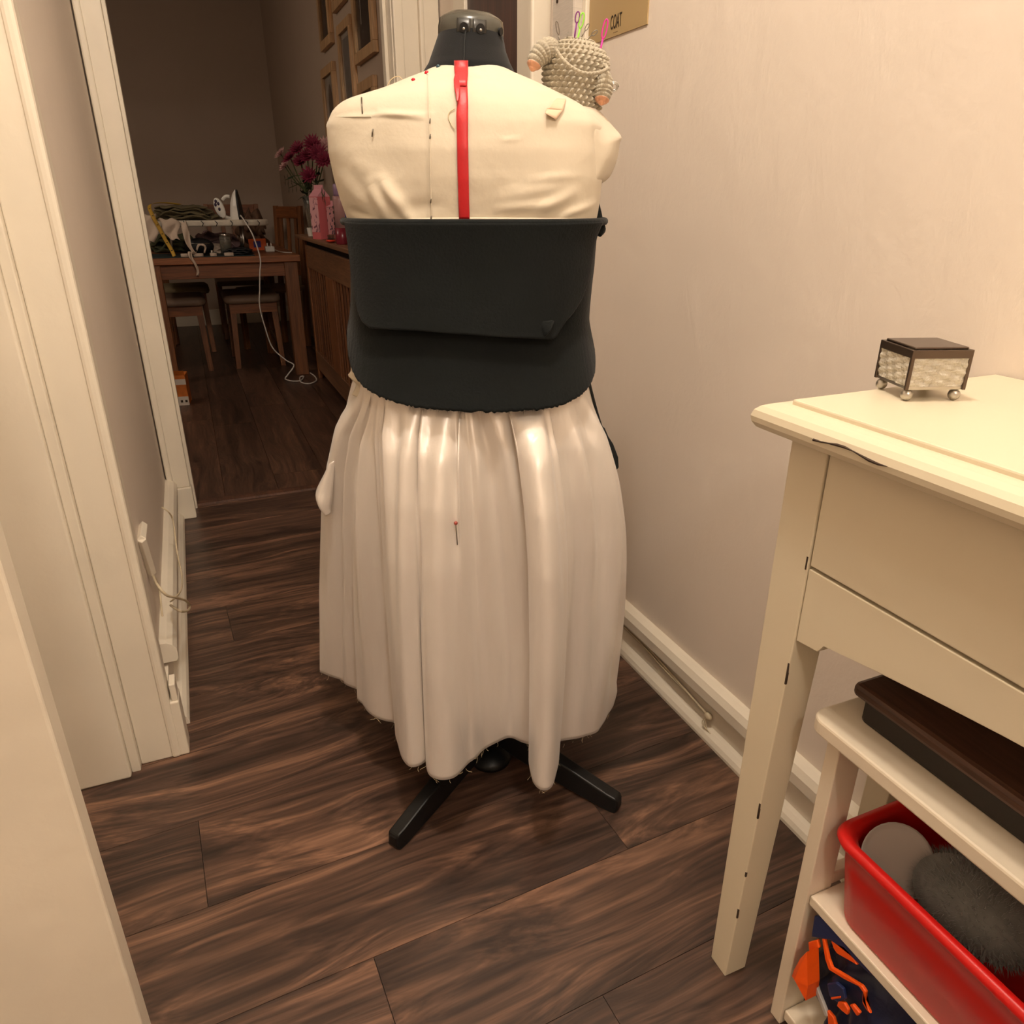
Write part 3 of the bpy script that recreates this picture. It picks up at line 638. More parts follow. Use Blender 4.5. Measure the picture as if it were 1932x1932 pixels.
# (waist px, hem px, hem py)
CT = [(680,604,1268),(684,622,1275),(690,645,1284),(697,665,1296),(702,679,1304),(699,674,1318),(704,686,1330),(711,702,1349),(719,724,1362),(727,750,1368),
      (719,746,1384),(726,752,1408),(742,760,1432),(757,772,1446),(774,788,1447),(789,801,1438),(797,806,1422),
      (804,812,1408),(799,804,1420),(800,805,1446),(808,810,1462),(822,824,1470),(838,842,1471),(852,862,1465),(866,886,1443),(882,920,1410),(900,956,1396),(922,984,1402),(950,1006,1406),
      (962,1010,1416),(952,998,1428),(956,1001,1456),(966,1009,1480),(982,1024,1491),(1002,1040,1485),(1018,1049,1460),(1028,1054,1432),
      (1020,1046,1412),(1034,1056,1404),(1048,1072,1402),(1060,1100,1389),(1074,1126,1372),(1088,1146,1352),(1098,1157,1332)]
CT = np.array(CT, float)
hem = np.array([latZ(a, b, ZH) for _, a, b in CT])
wst = []
for w in CT[:,0]:
    p = SU.hit(w, 722, -.016); wst.append([p[0], p[1], ZW])
wst = np.array(wst)
nvis = 640
d_ = np.r_[0, np.cumsum(np.linalg.norm(np.diff(hem, axis=0), axis=1))]; d_ /= d_[-1]
both = np.hstack([hem, wst])
fine = np.zeros((nvis, 6)); tq = np.linspace(0, 1, nvis)
dense = spline(both, 3000)
dd = np.r_[0, np.cumsum(np.linalg.norm(np.diff(dense[:,:3], axis=0), axis=1))]; dd /= dd[-1]
for k in range(6): fine[:,k] = np.interp(tq, dd, dense[:,k])
ks = np.exp(-np.linspace(-2,2,9)**2); ks /= ks.sum()
for k in range(6):
    p = np.r_[2*fine[0,k]-fine[4:0:-1,k], fine[:,k], 2*fine[-1,k]-fine[-2:-6:-1,k]]; fine[:,k] = np.convolve(p, ks, 'valid')
# close round the front
nf = 150; he, hs = fine[-1], fine[0]; front = []
ctr = np.array([-.01, .02])
a0 = math.atan2(he[1]-ctr[1], he[0]-ctr[0]); a1 = math.atan2(hs[1]-ctr[1], hs[0]-ctr[0])
if a1 < a0: a1 += 2*PI
r0, r1 = math.hypot(he[0]-ctr[0], he[1]-ctr[1]), math.hypot(hs[0]-ctr[0], hs[1]-ctr[1])
for k in range(1, nf):
    t = k/nf; q = a0+(a1-a0)*t; r = (r0*(1-t)+r1*t)+.03*math.sin(t*PI*9)*math.sin(PI*t)-.02*math.sin(PI*t); qw = q
    front.append([ctr[0]+r*math.cos(q), ctr[1]+r*math.sin(q), ZH, -.01+.145*math.cos(q), .0+.11*math.sin(q), ZW])
# blend waist of the front part to the ends
front = np.array(front)
for k in range(len(front)):
    t = (k+1)/nf; e = math.exp(-(t/.08)**2); f = math.exp(-((1-t)/.08)**2)
    front[k,3:5] = front[k,3:5]*(1-e-f)+he[3:5]*e+hs[3:5]*f
ring = np.vstack([fine, front]); NR = len(ring); NV = 90
vis = np.r_[np.linspace(0, 1, nvis), -np.ones(len(front))]
G = np.interp(np.linspace(0,1,NV), [0,.05,.10,.16,.28,.43,.7,1], [0,.03,.15,.31,.50,.66,.84,1])
hp = fine[:,:3]-np.array(cl); hpx = 966+FPX*hp[:,0]/(hp[:,1]*math.cos(TH)-hp[:,2]*math.sin(TH))
def s_at(px): return float(np.argmin(np.abs(hpx-px)))/(nvis-1)
PLE = [(s_at(628),.007,.014,.35,.5),(s_at(648),-.008,.012,.5,.6),(s_at(664),.006,.010,.5,.6),(s_at(696),.009,.014,.35,.45),(s_at(722),-.008,.014,.45,.5),(s_at(738),.005,.010,.3,.4),
       (s_at(776),.006,.012,.25,.35),(s_at(830),.007,.016,.15,.2),(s_at(862),-.006,.012,.55,.3),(s_at(884),.011,.007,.14,.22),(s_at(905),-.009,.016,.5,.4),(s_at(932),.007,.016,.2,.2),(s_at(960),-.006,.014,.7,.35),
       (s_at(1024),.006,.014,.2,.25),(s_at(1066),-.009,.014,.55,.5),(s_at(1088),.006,.012,.25,.35),(s_at(1108),-.008,.014,.3,.3),(s_at(1128),.012,.018,.45,.45),(s_at(1148),-.007,.012,.5,.4),
       (s_at(655),.005,.012,.85,.3),(s_at(735),-.006,.010,.8,.3),(s_at(792),-.006,.010,.75,.35),(s_at(878),-.009,.018,.82,.3),(s_at(976),-.008,.012,.7,.4),(s_at(1078),-.009,.014,.75,.3),(s_at(1116),.007,.014,.8,.3)]
def sk_pt(i, j):
    h_, w_ = ring[i,:3], ring[i,3:6]; v = j/(NV-1); s_ = vis[i]
    g = G[j] if s_ >= 0 else v**.7
    p = w_+(h_-w_)*np.array([g, g, v])
    out = np.array([p[0]+.01, p[1]-.0, 0]); out /= np.linalg.norm(out)+1e-9
    if s_ >= 0:
        px = np.interp(s_, [0,.5,.75,1], [0,.0,.35,1.0])
        p = p+np.array([.030*px*math.sin(PI*v**.8), 0, 0])+out*.004*math.sin(PI*v**.7)
        # soft gathers under the panel fading downwards
        fade = math.exp(-v*3.8)
        p = p+out*(.0105*math.sin(s_*74+2.1*math.sin(s_*19))+.005*math.sin(s_*131+1))*fade*min(1, max(0, v-.04)*12)
        wob = s_+.004*math.sin(7*v+9*s_)
        for a_, h0, w0, c0, cw in PLE:
            dq = (wob-a_)/w0
            if abs(dq) < 2.5: p = p+out*1.5*h0*math.exp(-dq*dq)*math.exp(-((v-c0)/cw)**2)*min(1, max(0, v-.05)*8)
        p = p+out*.010*math.exp(-((s_-.405)/.012)**2-((v-.37)/.10)**2)       # pinned pleat
        p = p-out*.010*math.exp(-((s_-.43)/.012)**2-((v-.42)/.13)**2)
    return p
m = MB(); m.add([sk_pt(i, j) for j in range(NV) for i in range(NR)], [(j*NR+i, j*NR+(i+1)%NR, (j+1)*NR+(i+1)%NR, (j+1)*NR+i) for j in range(NV-1) for i in range(NR)])
m.build('skirt_body', M_satin, sk, True, solid=.0012)
# raw threads along the hem
m = MB()
for k in range(70):
    i = random.randrange(nvis); p = ring[i,:3].copy(); q = p.copy(); pts = [p]
    L_ = random.uniform(.004, .016); a = random.uniform(-.8, .8)
    for s_ in range(3): q = q+np.array([L_/3*math.sin(a), random.uniform(-.002,.001), -L_/3*math.cos(a)]); a += random.uniform(-.7,.7); pts.append(q)
    m.tube(pts, .00025, 3)
o = m.build('raw_threads', M_thread, sk); o['kind'] = 'stuff'
# turned-out side fold and selvedge scrap on the viewer's left
So = [(624,872,.03),(609,900,.02),(597,925,.01),(597,944,.0),(605,958,.0),(619,966,.01)]; Si = [(632,868,.0),(630,900,.0),(628,925,.0),(626,945,.0),(624,958,.0),(624,968,.0)]
O_ = spline([latY(*p) for p in So], 24); I_ = spline([latY(*p) for p in Si], 24)
MB().grid(lambda u, v: O_[int(round(u*23))]*(1-v)+I_[int(round(u*23))]*v+np.array([-.004*math.sin(PI*v),-.014*math.sin(PI*v),0]), 24, 10).build('side_fold', M_satin, sk, True, solid=.001)
So = [(676,676,-.01),(664,682,-.02),(662,700,-.02),(657,708,-.02),(664,716,-.03),(672,726,-.02),(664,745,-.02)]; Si = [(684,680,-.03),(684,690,-.03),(682,702,-.04),(684,712,-.04),(686,722,-.04),(690,736,-.04),(694,752,-.04)]
O_ = spline([latY(*p) for p in So], 24); I2 = spline([latY(*p) for p in Si], 24)
MB().grid(lambda u, v: O_[int(round(u*23))]*(1-v)+I2[int(round(u*23))]*v+np.array([0,-.006*math.sin(PI*v),0]), 24, 8).build('frayed_waist_end', M_calico, sk, True, solid=.001)
def skp(px, py, off=.004):
    pass
o = thing('dressmaking_pin', 'rust-headed pin holding a small pleat in the satin skirt', 'pin', MC, MR)
pa, pb = latY(860, 987, -.205), latY(862, 1022, -.207)
# find the skirt surface under the pin
best = None
for i in range(180, 400, 2):
    for j in range(20, 60):
        p = sk_pt(i, j); c_ = p-np.array(cl); dp = c_[1]*math.cos(TH)-c_[2]*math.sin(TH); X = 966+FPX*c_[0]/dp; Y = 966-FPX*(c_[2]*math.cos(TH)+c_[1]*math.sin(TH))/dp
        e = (X-860)**2+(Y-990)**2
        if best is None or e < best[0] or (e < 30 and p[1] < best[1][1]): best = (e, p)
yb = best[1][1]-.003
pa, pb = latY(860, 987, yb-.002), latY(863, 1028, yb-.006)
MB().tube([pa, pb], .0008, 6).build('shaft', M_pin, o, True); MB().ball(pa, .0032).build('head', M_hpink, o, True)
# stray threads on the calico
for pts, lab in (([(708,178),(726,168),(738,150),(752,144),(762,154)], 'loose cream thread curling up from the calico shoulder'), ([(695,186),(720,180),(745,156)], 'cream thread lying across the calico shoulder edge'), ([(858,205),(848,212),(846,222),(852,236),(858,244)], 'loop of cream thread lying on the calico back')):
    P = [TORSO.hit(x, y, .003) if y > 200 else latY(x, y, .0) for x, y in pts]
    o = MB().tube(spline(P, 24), .0006, 5).build('loose_thread', M_thread, None, True, loc=MC, rot=(0,0,MR)); tag(o, lab, 'thread')
#@@MORE@@
# ================================================================== CONSOLE TABLE
TX0, TY1 = .585, .592      # front face of the legs, far side of the far legs
con = thing('console_table', 'cream painted console table with drawer against the plaster wall', 'table', (.73, .25, 0))
TL = 1.05; TY0 = TY1-TL
def top_fn(z0, inset_lo, inset_hi):
    pass
# top: flat field with a step, then a bullnose edge
m = MB(); e = .032
m.box(TX0-e+.028, XR-.004, TY0-e+.028, TY1+e-.028, .874, .882)
m.build('top_field', M_cream, con, world=True, bevel=.002)
rings = []
for o_, z in ((.024,.846),(.028,.848),(.032,.854),(.033,.860),(.031,.867),(.026,.872),(.018,.8755),(.010,.8765)):
    rings.append([(TX0-o_, TY0-o_, z), (XR-.004, TY0-o_, z), (XR-.004, TY1+o_, z), (TX0-o_, TY1+o_, z)])
vs = [p for r in rings for p in r]; n = len(rings)
m = MB(); m.add(vs, [(4*i+k, 4*i+(k+1)%4, 4*i+4+(k+1)%4, 4*i+4+k) for i in range(n-1) for k in range(4)]+[(3,2,1,0), (4*n-4,4*n-3,4*n-2,4*n-1)])
m.build('table_top', M_cream, con, world=True)
def leg(x0, y_out, sgn, w=.052, wb=.034):
    def q(wy, wx, z):
        a_, b_ = min(y_out, y_out-sgn*wy), max(y_out, y_out-sgn*wy); return [(x0,a_,z),(x0+wx,a_,z),(x0+wx,b_,z),(x0,b_,z)]
    m = MB(); R3 = q(wb, wb+.004, 0)+q(w, w-.006, .60)+q(w, w-.006, .846)
    m.add(R3, [(4*i+k, 4*i+(k+1)%4, 4*i+4+(k+1)%4, 4*i+4+k) for i in range(2) for k in range(4)]+[(3,2,1,0),(8,9,10,11)])
    return m.build('leg', M_cream, con, world=True, bevel=.0015)
l1 = leg(TX0, TY1, 1); leg(TX0, TY0, -1); leg(.84, TY1, 1); leg(.84, TY0, -1)
# paint chips on the edge of the far leg
for (x, y, z, h) in ((TX0, TY1-.0505, .700, .016), (TX0, 0, .325, .026), (TX0, 0, .545, .030), (TX0, 0, .13, .018), (TX0, 0, .215, .008)):
    yy = y+.0 if z > .6 else TY1-(.034+(.052-.034)*z/.6)
    MB().box(x-.0004, x+.002, yy-.0005, yy+.0014, z, z+h).build('paint_chip', M_chip, con, world=True)
m = MB(); m.extr([(.30+.0, .8775), (.30, .8775)], 'x', 0, 0) if False else None
pts = [(TX0-.0333, y, .861+.002*math.sin(y*80)) for y in np.linspace(.44, .53, 10)]
MB().tube(pts, [.0003+.0012*abs(math.sin(k*2.3)) for k in range(10)], 5).build('paint_chip', M_chip, con, world=True)
# drawer front and shaped apron (front faces -x)
MB().box(TX0+.002, TX0+.020, TY0+.054, TY1-.0535, .706, .844).build('drawer_front', M_cream, con, world=True, bevel=.0015)
ap = [(TY1-.053,.702)]+[(TY0+.053,.702)]
low = [(TY0+.053,.608),(TY0+.085,.612),(TY0+.092,.624)]
for t_ in np.linspace(0, 1, 14): low.append((TY0+.092+(TL-.184)*t_, .624+.045*math.sin(PI*t_)))
low += [(TY1-.092,.624),(TY1-.085,.612),(TY1-.053,.608)]
MB().extr(low+ap[:1]+ap[1:] if False else [ap[1]]+low+[ap[0]], 'x', TX0+.002, TX0+.020).build('apron', M_cream, con, world=True, bevel=.001)
MB().box(TX0+.046, .845, TY1-.030, TY1-.012, .62, .846).build('end_apron', M_cream, con, world=True, bevel=.0015)
MB().box(TX0+.046, .845, TY0+.012, TY0+.030, .62, .846).build('end_apron', M_cream, con, world=True, bevel=.0015)
# trinket box on the table: glass panes in a metal frame, ball feet
M_crys = mat('textured_glass', srgb(230, 222, 204), .12, .1, 20, .6, 90, trans=.35, spec=.8)
M_dmet = mat('dark_metal', srgb(96, 82, 72), .3, .1, metal=.8)
cb = atz(1652, 722, .905)
bx = thing('trinket_box', 'small metal-framed glass trinket box with ball feet on the console table', 'box', (.722, .560, .882), -.35); bx.scale = (.62, .62, .62)
bw = .05
for sx in (-1,1):
    for sy in (-1,1):
        MB().ball((sx*(bw-.008), sy*(bw-.008), .010), .010, 16, 10).build('ball_foot', M_steel, bx, True)
        MB().box(sx*bw-.003, sx*bw+.003, sy*bw-.003, sy*bw+.003, .020, .088).build('corner_post', M_dmet, bx, bevel=.001)
for sx, sy in ((1,0),(-1,0),(0,1),(0,-1)):
    def pane(u, v, sx=sx, sy=sy):
        t_ = (u*2-1)*(bw-.003); w_ = .0025*math.sin(u*17+v*9)*math.sin(v*13-u*5)
        return (sx*(bw+w_)+(t_ if sy else 0), sy*(bw+w_)+(t_ if sx else 0), .026+.048*v)
    MB().grid(pane, 18, 14).build('pane', M_crys, bx, False, solid=.002)
    if sx: MB().box(sx*bw-.003, sx*bw+.003, -bw, bw, .074, .088).build('rail', M_dmet, bx, bevel=.001)
    else: MB().box(-bw, bw, sy*bw-.003, sy*bw+.003, .074, .088).build('rail', M_dmet, bx, bevel=.001)
MB().box(-bw, bw, -bw, bw, .020, .026).build('base', M_steel, bx, bevel=.001)
MB().box(-bw+.003, bw-.003, -bw+.003, bw-.003, .088, .092).build('lid', M_dmet, bx, bevel=.002)

# ================================================================== SHELF UNIT under the table
SX0, SX1, SYF, SYN = .612, .850, .490, -.12
sh = thing('shelf_unit', 'white painted open shelf unit standing under the cream table', 'shelf', (.73, .19, 0))
m = MB(); R_ = .02
pl = [(SX0-.014, SYN-.02)]+[(SX1+.01, SYN-.02), (SX1+.01, SYF+.022)]
corner = [(SX0-.014+R_-R_*math.sin(a), SYF+.022-R_+R_*math.cos(a)) for a in np.linspace(0, PI/2, 7)]
MB().prism(pl+corner, .502, .522).build('top_shelf', M_shelf, sh, world=True, bevel=.003)
for x0, x1 in ((SX0, SX0+.040), (SX1-.06, SX1)):
    for y0 in (SYF-.019, SYN):
        MB().box(x0, x1, y0, y0+.019, 0, .502).build('post', M_shelf, sh, world=True, bevel=.0015)
MB().box(SX0+.004, SX1, SYN, SYF-.0195, .240, .256).build('middle_shelf', M_shelf, sh, world=True, bevel=.002)
MB().box(SX0+.004, SX1, SYN, SYF-.0195, .012, .030).build('bottom_shelf', M_shelf, sh, world=True, bevel=.002)
MB().box(SX0+.042, SX1-.062, SYF-.017, SYF-.002, .255, .275).build('end_rail', M_shelf, sh, world=True, bevel=.002)
# dark wood box on the top shelf
c0 = atz(1602, 1318, .545)
wb_ = thing('wooden_box', 'dark walnut box with a lidded top on the white shelf', 'box', (.702, .372, .522))
MB().box(-.062, .075, -.14, .105, 0, .034).build('body', mat('box_black', srgb(30,24,20), .5), wb_, bevel=.006)
MB().box(-.072, .085, -.15, .115, .034, .052).build('lid', M_walnut, wb_, bevel=.006)
MB().lathe([(.001,0),(.028,0),(.03,.004),(.028,.007),(.001,.007)], 24, ex=1, ey=.8).build('knob_recess', M_black, wb_, True, loc=(.02,.03,.052))
# red tub on the middle shelf with soft toy and plate
M_tub = mat('red_plastic', srgb(200, 22, 18), .35, .05, 6, spec=.5)
tubc = (.722, .302, .256)
tub = thing('plastic_tub', 'bright red plastic tub on the middle shelf', 'tub', tubc)
def tub_ring(hx, hy, r, z, n=10):
    out = []
    for sx, sy, a0_ in ((1,1,0),(-1,1,PI/2),(-1,-1,PI),(1,-1,1.5*PI)):
        for k in range(n):
            a = a0_+PI/2*k/(n-1); out.append((sx*(hx-r)+r*math.cos(a), sy*(hy-r)+r*math.sin(a), z))
    return out
hx, hy = .108, .160
lv = [tub_ring(hx-.020, hy-.024, .03, .0), tub_ring(hx-.012, hy-.016, .036, .004), tub_ring(hx-.006, hy-.008, .03, .085), tub_ring(hx-.004, hy-.006, .030, .112), tub_ring(hx+.002, hy, .031, .114), tub_ring(hx+.005, hy+.003, .032, .121),
      tub_ring(hx+.002, hy, .031, .127), tub_ring(hx-.006, hy-.008, .028, .128), tub_ring(hx-.010, hy-.013, .036, .120), tub_ring(hx-.014, hy-.018, .036, .05), tub_ring(hx-.026, hy-.03, .03, .006)]
n = len(lv[0]); m = MB(); m.add([p for r in lv for p in r], [(i*n+k, i*n+(k+1)%n, (i+1)*n+(k+1)%n, (i+1)*n+k) for i in range(len(lv)-1) for k in range(n)]+[tuple(range(n))[::-1], tuple(range((len(lv)-1)*n, len(lv)*n))])
m.build('bucket', M_tub, tub, True)
M_plush = mat('grey_plush', srgb(128, 130, 128), .95, .15, 30, sheen=.5)
pl_c = (tubc[0]-.012, tubc[1]+.035, .256+.088)
toy = thing('plush_toy', 'fluffy grey soft toy lying in the red tub', 'soft toy', pl_c)
MB().ball((0,0,0), (.052,.068,.040), 24, 16).build('body', M_plush, toy, True)
m = MB()
for k in range(2600):
    z = random.uniform(-.4,1); a = random.uniform(0,2*PI); r = math.sqrt(1-z*z); nrm = np.array([r*math.cos(a), r*math.sin(a), z]); p = nrm*np.array([.052,.068,.040])
    d3 = nrm+rng.normal(0,.35,3); d3 /= np.linalg.norm(d3); q = p+d3*random.uniform(.007,.014); w = np.cross(nrm, [.3,.5,.8]); w = w/np.linalg.norm(w)*.0007
    m.add([p-w, p+w, q], [(0,1,2)])
o = m.build('fur', M_plush, toy); o['kind'] = 'stuff'
M_plate = mat('pale_plastic', srgb(196, 188, 182), .35)
o = MB().lathe([(.001,0),(.036,0),(.041,.003),(.043,.008),(.040,.006),(.034,.004),(.001,.004)], 32).build('toy_plate', M_plate, None, True, loc=(tubc[0]-.048, tubc[1]+.112, .256+.096), rot=(.9, .0, -.5)); tag(o, 'pale round toy plate leaning inside the red tub', 'plate')
# navy and orange sports bag on the bottom shelf
M_navy = mat('navy_nylon', srgb(24, 32, 62), .42, .25, 9, .3, 22); M_or = mat('orange_nylon', srgb(232, 84, 10), .5, .1, 14, .2, 40); M_dk = mat('black_nylon', srgb(18, 20, 30), .5, .2, 9, .2, 30); M_grey = mat('grey_piping', srgb(168, 164, 160), .5)
bag = thing('sports_bag', 'crumpled navy sports bag with orange trim on the lowest shelf', 'bag', (.722, .295, .030))
def bagf(u, v):
    a = 2*PI*u; t_ = v; r = (math.sin(PI*(.07+.86*t_)))**.22
    x = .096*math.copysign(abs(math.cos(a))**.38, math.cos(a))*r; y = .166*math.copysign(abs(math.sin(a))**.38, math.sin(a))*r
    z = .203*t_; w = .006*math.sin(5*a+9*t_)+.005*math.sin(11*a-15*t_)+.004*math.sin(19*a+8*t_)*math.sin(12*t_)
    return (x*(1+w/.10), y*(1+w/.16), z)
MB().grid(bagf, 120, 50, True).build('body', M_navy, bag, True)
def panel(px, name, mt, X=.617, th=.005):
    P = [atx(x, y, X) for x, y in px]; n = len(P)
    vs = [tuple(p) for p in P]+[(p[0]+th, p[1], p[2]) for p in P]
    MB().add(vs, [tuple(range(n)), tuple(range(2*n-1, n-1, -1))]+[(i, n+i, n+(i+1)%n, (i+1)%n) for i in range(n)]).build(name, mt, bag, world=True, bevel=.0015)
M_nb = mat('navy_bright', srgb(30, 40, 78), .42, .2, 9, .2, 30)
panel([(1536,1728),(1560,1734),(1590,1756),(1620,1790),(1650,1826),(1676,1856),(1640,1838),(1606,1806),(1566,1774),(1530,1768)], 'top_band', M_nb)
panel([(1524,1778),(1541,1773),(1545,1789),(1526,1796)], 'orange_patch', M_or)
panel([(1567,1775),(1592,1785),(1606,1800),(1617,1822),(1604,1814),(1579,1800),(1572,1790)], 'orange_patch', M_or)
panel([(1550,1771),(1555,1772),(1563,1810),(1569,1826),(1596,1842),(1625,1860),(1633,1872),(1630,1890),(1642,1914),(1634,1906),(1626,1892),(1627,1872),(1620,1862),(1592,1848),(1563,1830),(1556,1810)], 'orange_piping', M_or)
panel([(1529,1812),(1532,1830),(1543,1870),(1562,1918),(1556,1918),(1538,1872),(1530,1832)], 'grey_piping', M_grey)
panel([(1560,1856),(1576,1854),(1590,1866),(1594,1886),(1580,1892),(1564,1880)], 'pocket_flap', M_nb, .612)
panel([(1566,1882),(1586,1879),(1586,1884),(1568,1887)], 'orange_patch', M_or, .611)
panel([(1581,1888),(1592,1892),(1600,1906),(1598,1916),(1588,1908),(1578,1898)], 'orange_patch', M_or, .612)
panel([(1602,1896),(1608,1895),(1622,1912),(1616,1918)], 'orange_patch', M_or)
panel([(1560,1906),(1572,1920),(1578,1940),(1562,1940)], 'orange_patch', M_or)
panel([(1546,1916),(1556,1920),(1562,1930),(1552,1932),(1544,1924)], 'white_tag', M_white_c, .612) if False else None
# folded orange side pocket bulging past the post
o_p = [(1522,1796),(1510,1808),(1498,1830),(1494,1842),(1500,1848),(1512,1872),(1520,1888),(1524,1860)]
P = [atx(x, y, .600) for x, y in o_p]; c_ = sum(P)/len(P)+np.array([-.010,0,0]); n = len(P)
MB().add([tuple(p) for p in P]+[tuple(c_)]+[(p[0]+.02, p[1], p[2]) for p in P], [(i, (i+1)%n, n) for i in range(n)]+[(i, n+1+i, n+1+(i+1)%n, (i+1)%n) for i in range(n)]).build('side_pocket', M_or, bag, world=True)
pts = spline([np.array([-.05,.10,.185]), np.array([-.055,.04,.205]), np.array([-.04,-.02,.205]), np.array([-.05,-.07,.186])], 24)
MB().tube(pts, .006, 8, .5).build('handle', M_dk, bag, True)

# ================================================================== CROCHET PINCUSHION on the shoulder
M_yarn = mat('grey_yarn', srgb(172, 162, 142), .9, .12, 60, .2, 400, sheen=.3)
M_pinky = mat('salmon_yarn', srgb(206, 150, 116), .9, .15, 60, sheen=.3)
M_gap = mat('yarn_shadow', srgb(96, 88, 76), .95)
pcb = latY(1078, 205, .035)   # base centre
TILT = .10
cu_ = thing('crochet_pincushion', 'grey crocheted pincushion with drooping ears perched on the calico shoulder', 'pincushion', tuple(Matrix.Translation(MC) @ Matrix.Rotation(MR,4,'Z') @ Vector(pcb)), MR)
cu_.rotation_euler = (0, TILT, MR)
hgt = latY(1080, 68, .035)[2]-pcb[2]
def rad(t):   # profile of the stuffed body
    return np.interp(t, [0,.05,.2,.45,.62,.75,.86,.94,1.0], [.040,.0435,.0445,.0475,.0475,.0435,.034,.022,.004])
ROWS, STI = 13, 30
def stitch(t, a, row_off=0):
    """height of the stitch relief"""
    rw = t*ROWS; fr = rw-math.floor(rw); st = a/(2*PI)*STI+.5*(math.floor(rw)%2); fs = st-math.floor(st)
    # two slanted lobes of a V
    l1_ = math.exp(-((fs-.27-.16*(fr-.5))/.20)**2); l2_ = math.exp(-((fs-.73+.16*(fr-.5))/.20)**2)
    env = math.sin(PI*fr)**.6
    l0_ = math.exp(-((fs-.5-.34*(fr-.5))/.27)**2); return env*(.06+.94*l0_)
def pc_fn(u, v):
    a = 2*PI*u; t_ = v; r = rad(t_)+.0080*stitch(min(t_,.999), a)*(1 if t_ < .96 else .3)-.004
    return (r*math.sin(a), -r*math.cos(a)*.92, hgt*(t_**.96))
MB().grid(pc_fn, 340, 200, True).build('body', M_yarn, cu_, True)
def ear(pts, rs, nm_rows=9):
    P = spline(pts, 60)
    def fn(u, v):
        i = v*59; k = int(min(i,58)); c_ = P[k]+(P[k+1]-P[k])*(i-k); t3 = P[min(k+2,59)]-P[max(k-1,0)]; t3 /= np.linalg.norm(t3)
        a_ = np.cross(t3, [0,1,0]); a_ /= np.linalg.norm(a_); b3 = np.cross(t3, a_); q = 2*PI*u
        r = np.interp(v, np.linspace(0,1,len(rs)), rs); fr = (v*nm_rows)%1; fs = (u*12+.5*(int(v*nm_rows)%2))%1
        r *= 1+.28*(math.sin(PI*fr)**.6*(.35+.65*max(math.exp(-((fs-.27)/.2)**2), math.exp(-((fs-.73)/.2)**2)))-.5)
        return c_+a_*math.cos(q)*r+b3*math.sin(q)*r
    return fn
def lc_(x, y, Y):   # pixel to pincushion frame
    p = latY(x, y, Y)-pcb; return np.array(Matrix.Rotation(-TILT,3,'Y') @ Vector(p))
for pts, rs in (([lc_(1046,92,.02), lc_(1028,96,.01), lc_(1012,112,.005), lc_(1003,134,.0)], [.012,.0145,.0145,.013,.010,.0005]), ([lc_(1134,142,.02), lc_(1138,160,.01), lc_(1137,180,.005), lc_(1134,198,.0)], [.011,.013,.0135,.0125,.010,.0005])):
    fn = ear(pts, rs)
    e = MB().grid(fn, 72, 90, True).build('ear', M_yarn, cu_, True)
    MB().grid(lambda u, v, f=fn: np.array(f(u, .80+.20*v))*1.0, 40, 24, True).build('ear_tip', M_pinky, e, True, solid=.0012)
cp = [lc_(1048,92,-.016), lc_(1062,112,-.022), lc_(1080,128,-.027), lc_(1102,138,-.027), lc_(1124,138,-.022), lc_(1142,132,-.012), lc_(1145,126,.0), lc_(1138,122,.006)]
P = spline(cp, 70); m = MB(); m.tube(P, .0024, 8)
for ph in (0, PI):
    tw = []
    for i, p in enumerate(P): q = i*.9+ph; tw.append(p+np.array([0,-.0014*math.cos(q),.0014*math.sin(q)]))
    m.tube(tw, .0016, 6)
m.build('cord', M_yarn, cu_, True)
# coiled wire end behind the ear
cp = []
for k in range(60):
    a = k/59*2.6*2*PI; r = .0075-.0045*k/59; c3 = latY(1158,164,.03); cp.append(c3+np.array([r*math.cos(a), -.0001*k, r*math.sin(a)]))
o = MB().tube(cp, .0008, 6).build('wire_coil', M_steel, None, True, loc=MC, rot=(0,0,MR)); tag(o, 'small coiled steel wire end poking out beside the crochet ear', 'wire')
def needle(base, tip, r, mt, label, eye=.35, Y0=.02, Y1=.02):
    a, b = latY(*base, Y0), latY(*tip, Y1); d3 = b-a; L_ = np.linalg.norm(d3); d3 /= L_; sd = np.cross(d3, [0,1,0]); sd /= np.linalg.norm(sd)
    m = MB(); k0 = a+d3*L_*(1-eye)
    m.tube([a, a+d3*L_*(1-eye)*.5, k0], [r*.7, r, r], 7)
    if eye > 0:
        w = r*1.9; lp = [k0, k0+d3*L_*eye*.25+sd*w, k0+d3*L_*eye*.8+sd*w, b, k0+d3*L_*eye*.8-sd*w, k0+d3*L_*eye*.25-sd*w, k0]
        m.tube(spline(lp, 28), r*.7, 6)
    o = m.build('needle', mt, None, True, loc=MC, rot=(0,0,MR)); tag(o, label, 'needle'); return o
needle((1082,84), (1091,22), .0013, mat('purple_plastic', srgb(112, 34, 110), .35), 'purple plastic darning needle stuck in the crochet pincushion')
needle((1088,84), (1100,24), .0014, mat('green_plastic', srgb(140, 214, 60), .35), 'lime green plastic darning needle stuck in the crochet pincushion', .5)
needle((1129,112), (1145,36), .0014, mat('pink_plastic', srgb(226, 44, 160), .35), 'hot pink plastic darning needle stuck in the crochet pincushion', .5)
needle((1057,84), (1050,40), .0009, M_pin, 'dark steel needle standing in the pincushion top near the cord knot', .6)
needle((1094,76), (1111,45), .0009, M_pin, 'steel needle leaning behind the lime needle in the pincushion', .4)
needle((1100,80), (1127,58), .0010, M_pin, 'low slanting steel needle pointing towards the beige swatch', .4)
needle((1068,80), (1072,60), .0007, M_pin, 'short fine steel needle in the pincushion top', 0)
needle((1122,96), (1133,84), .0009, M_pin, 'short steel needle end beside the hot pink needle', 0)

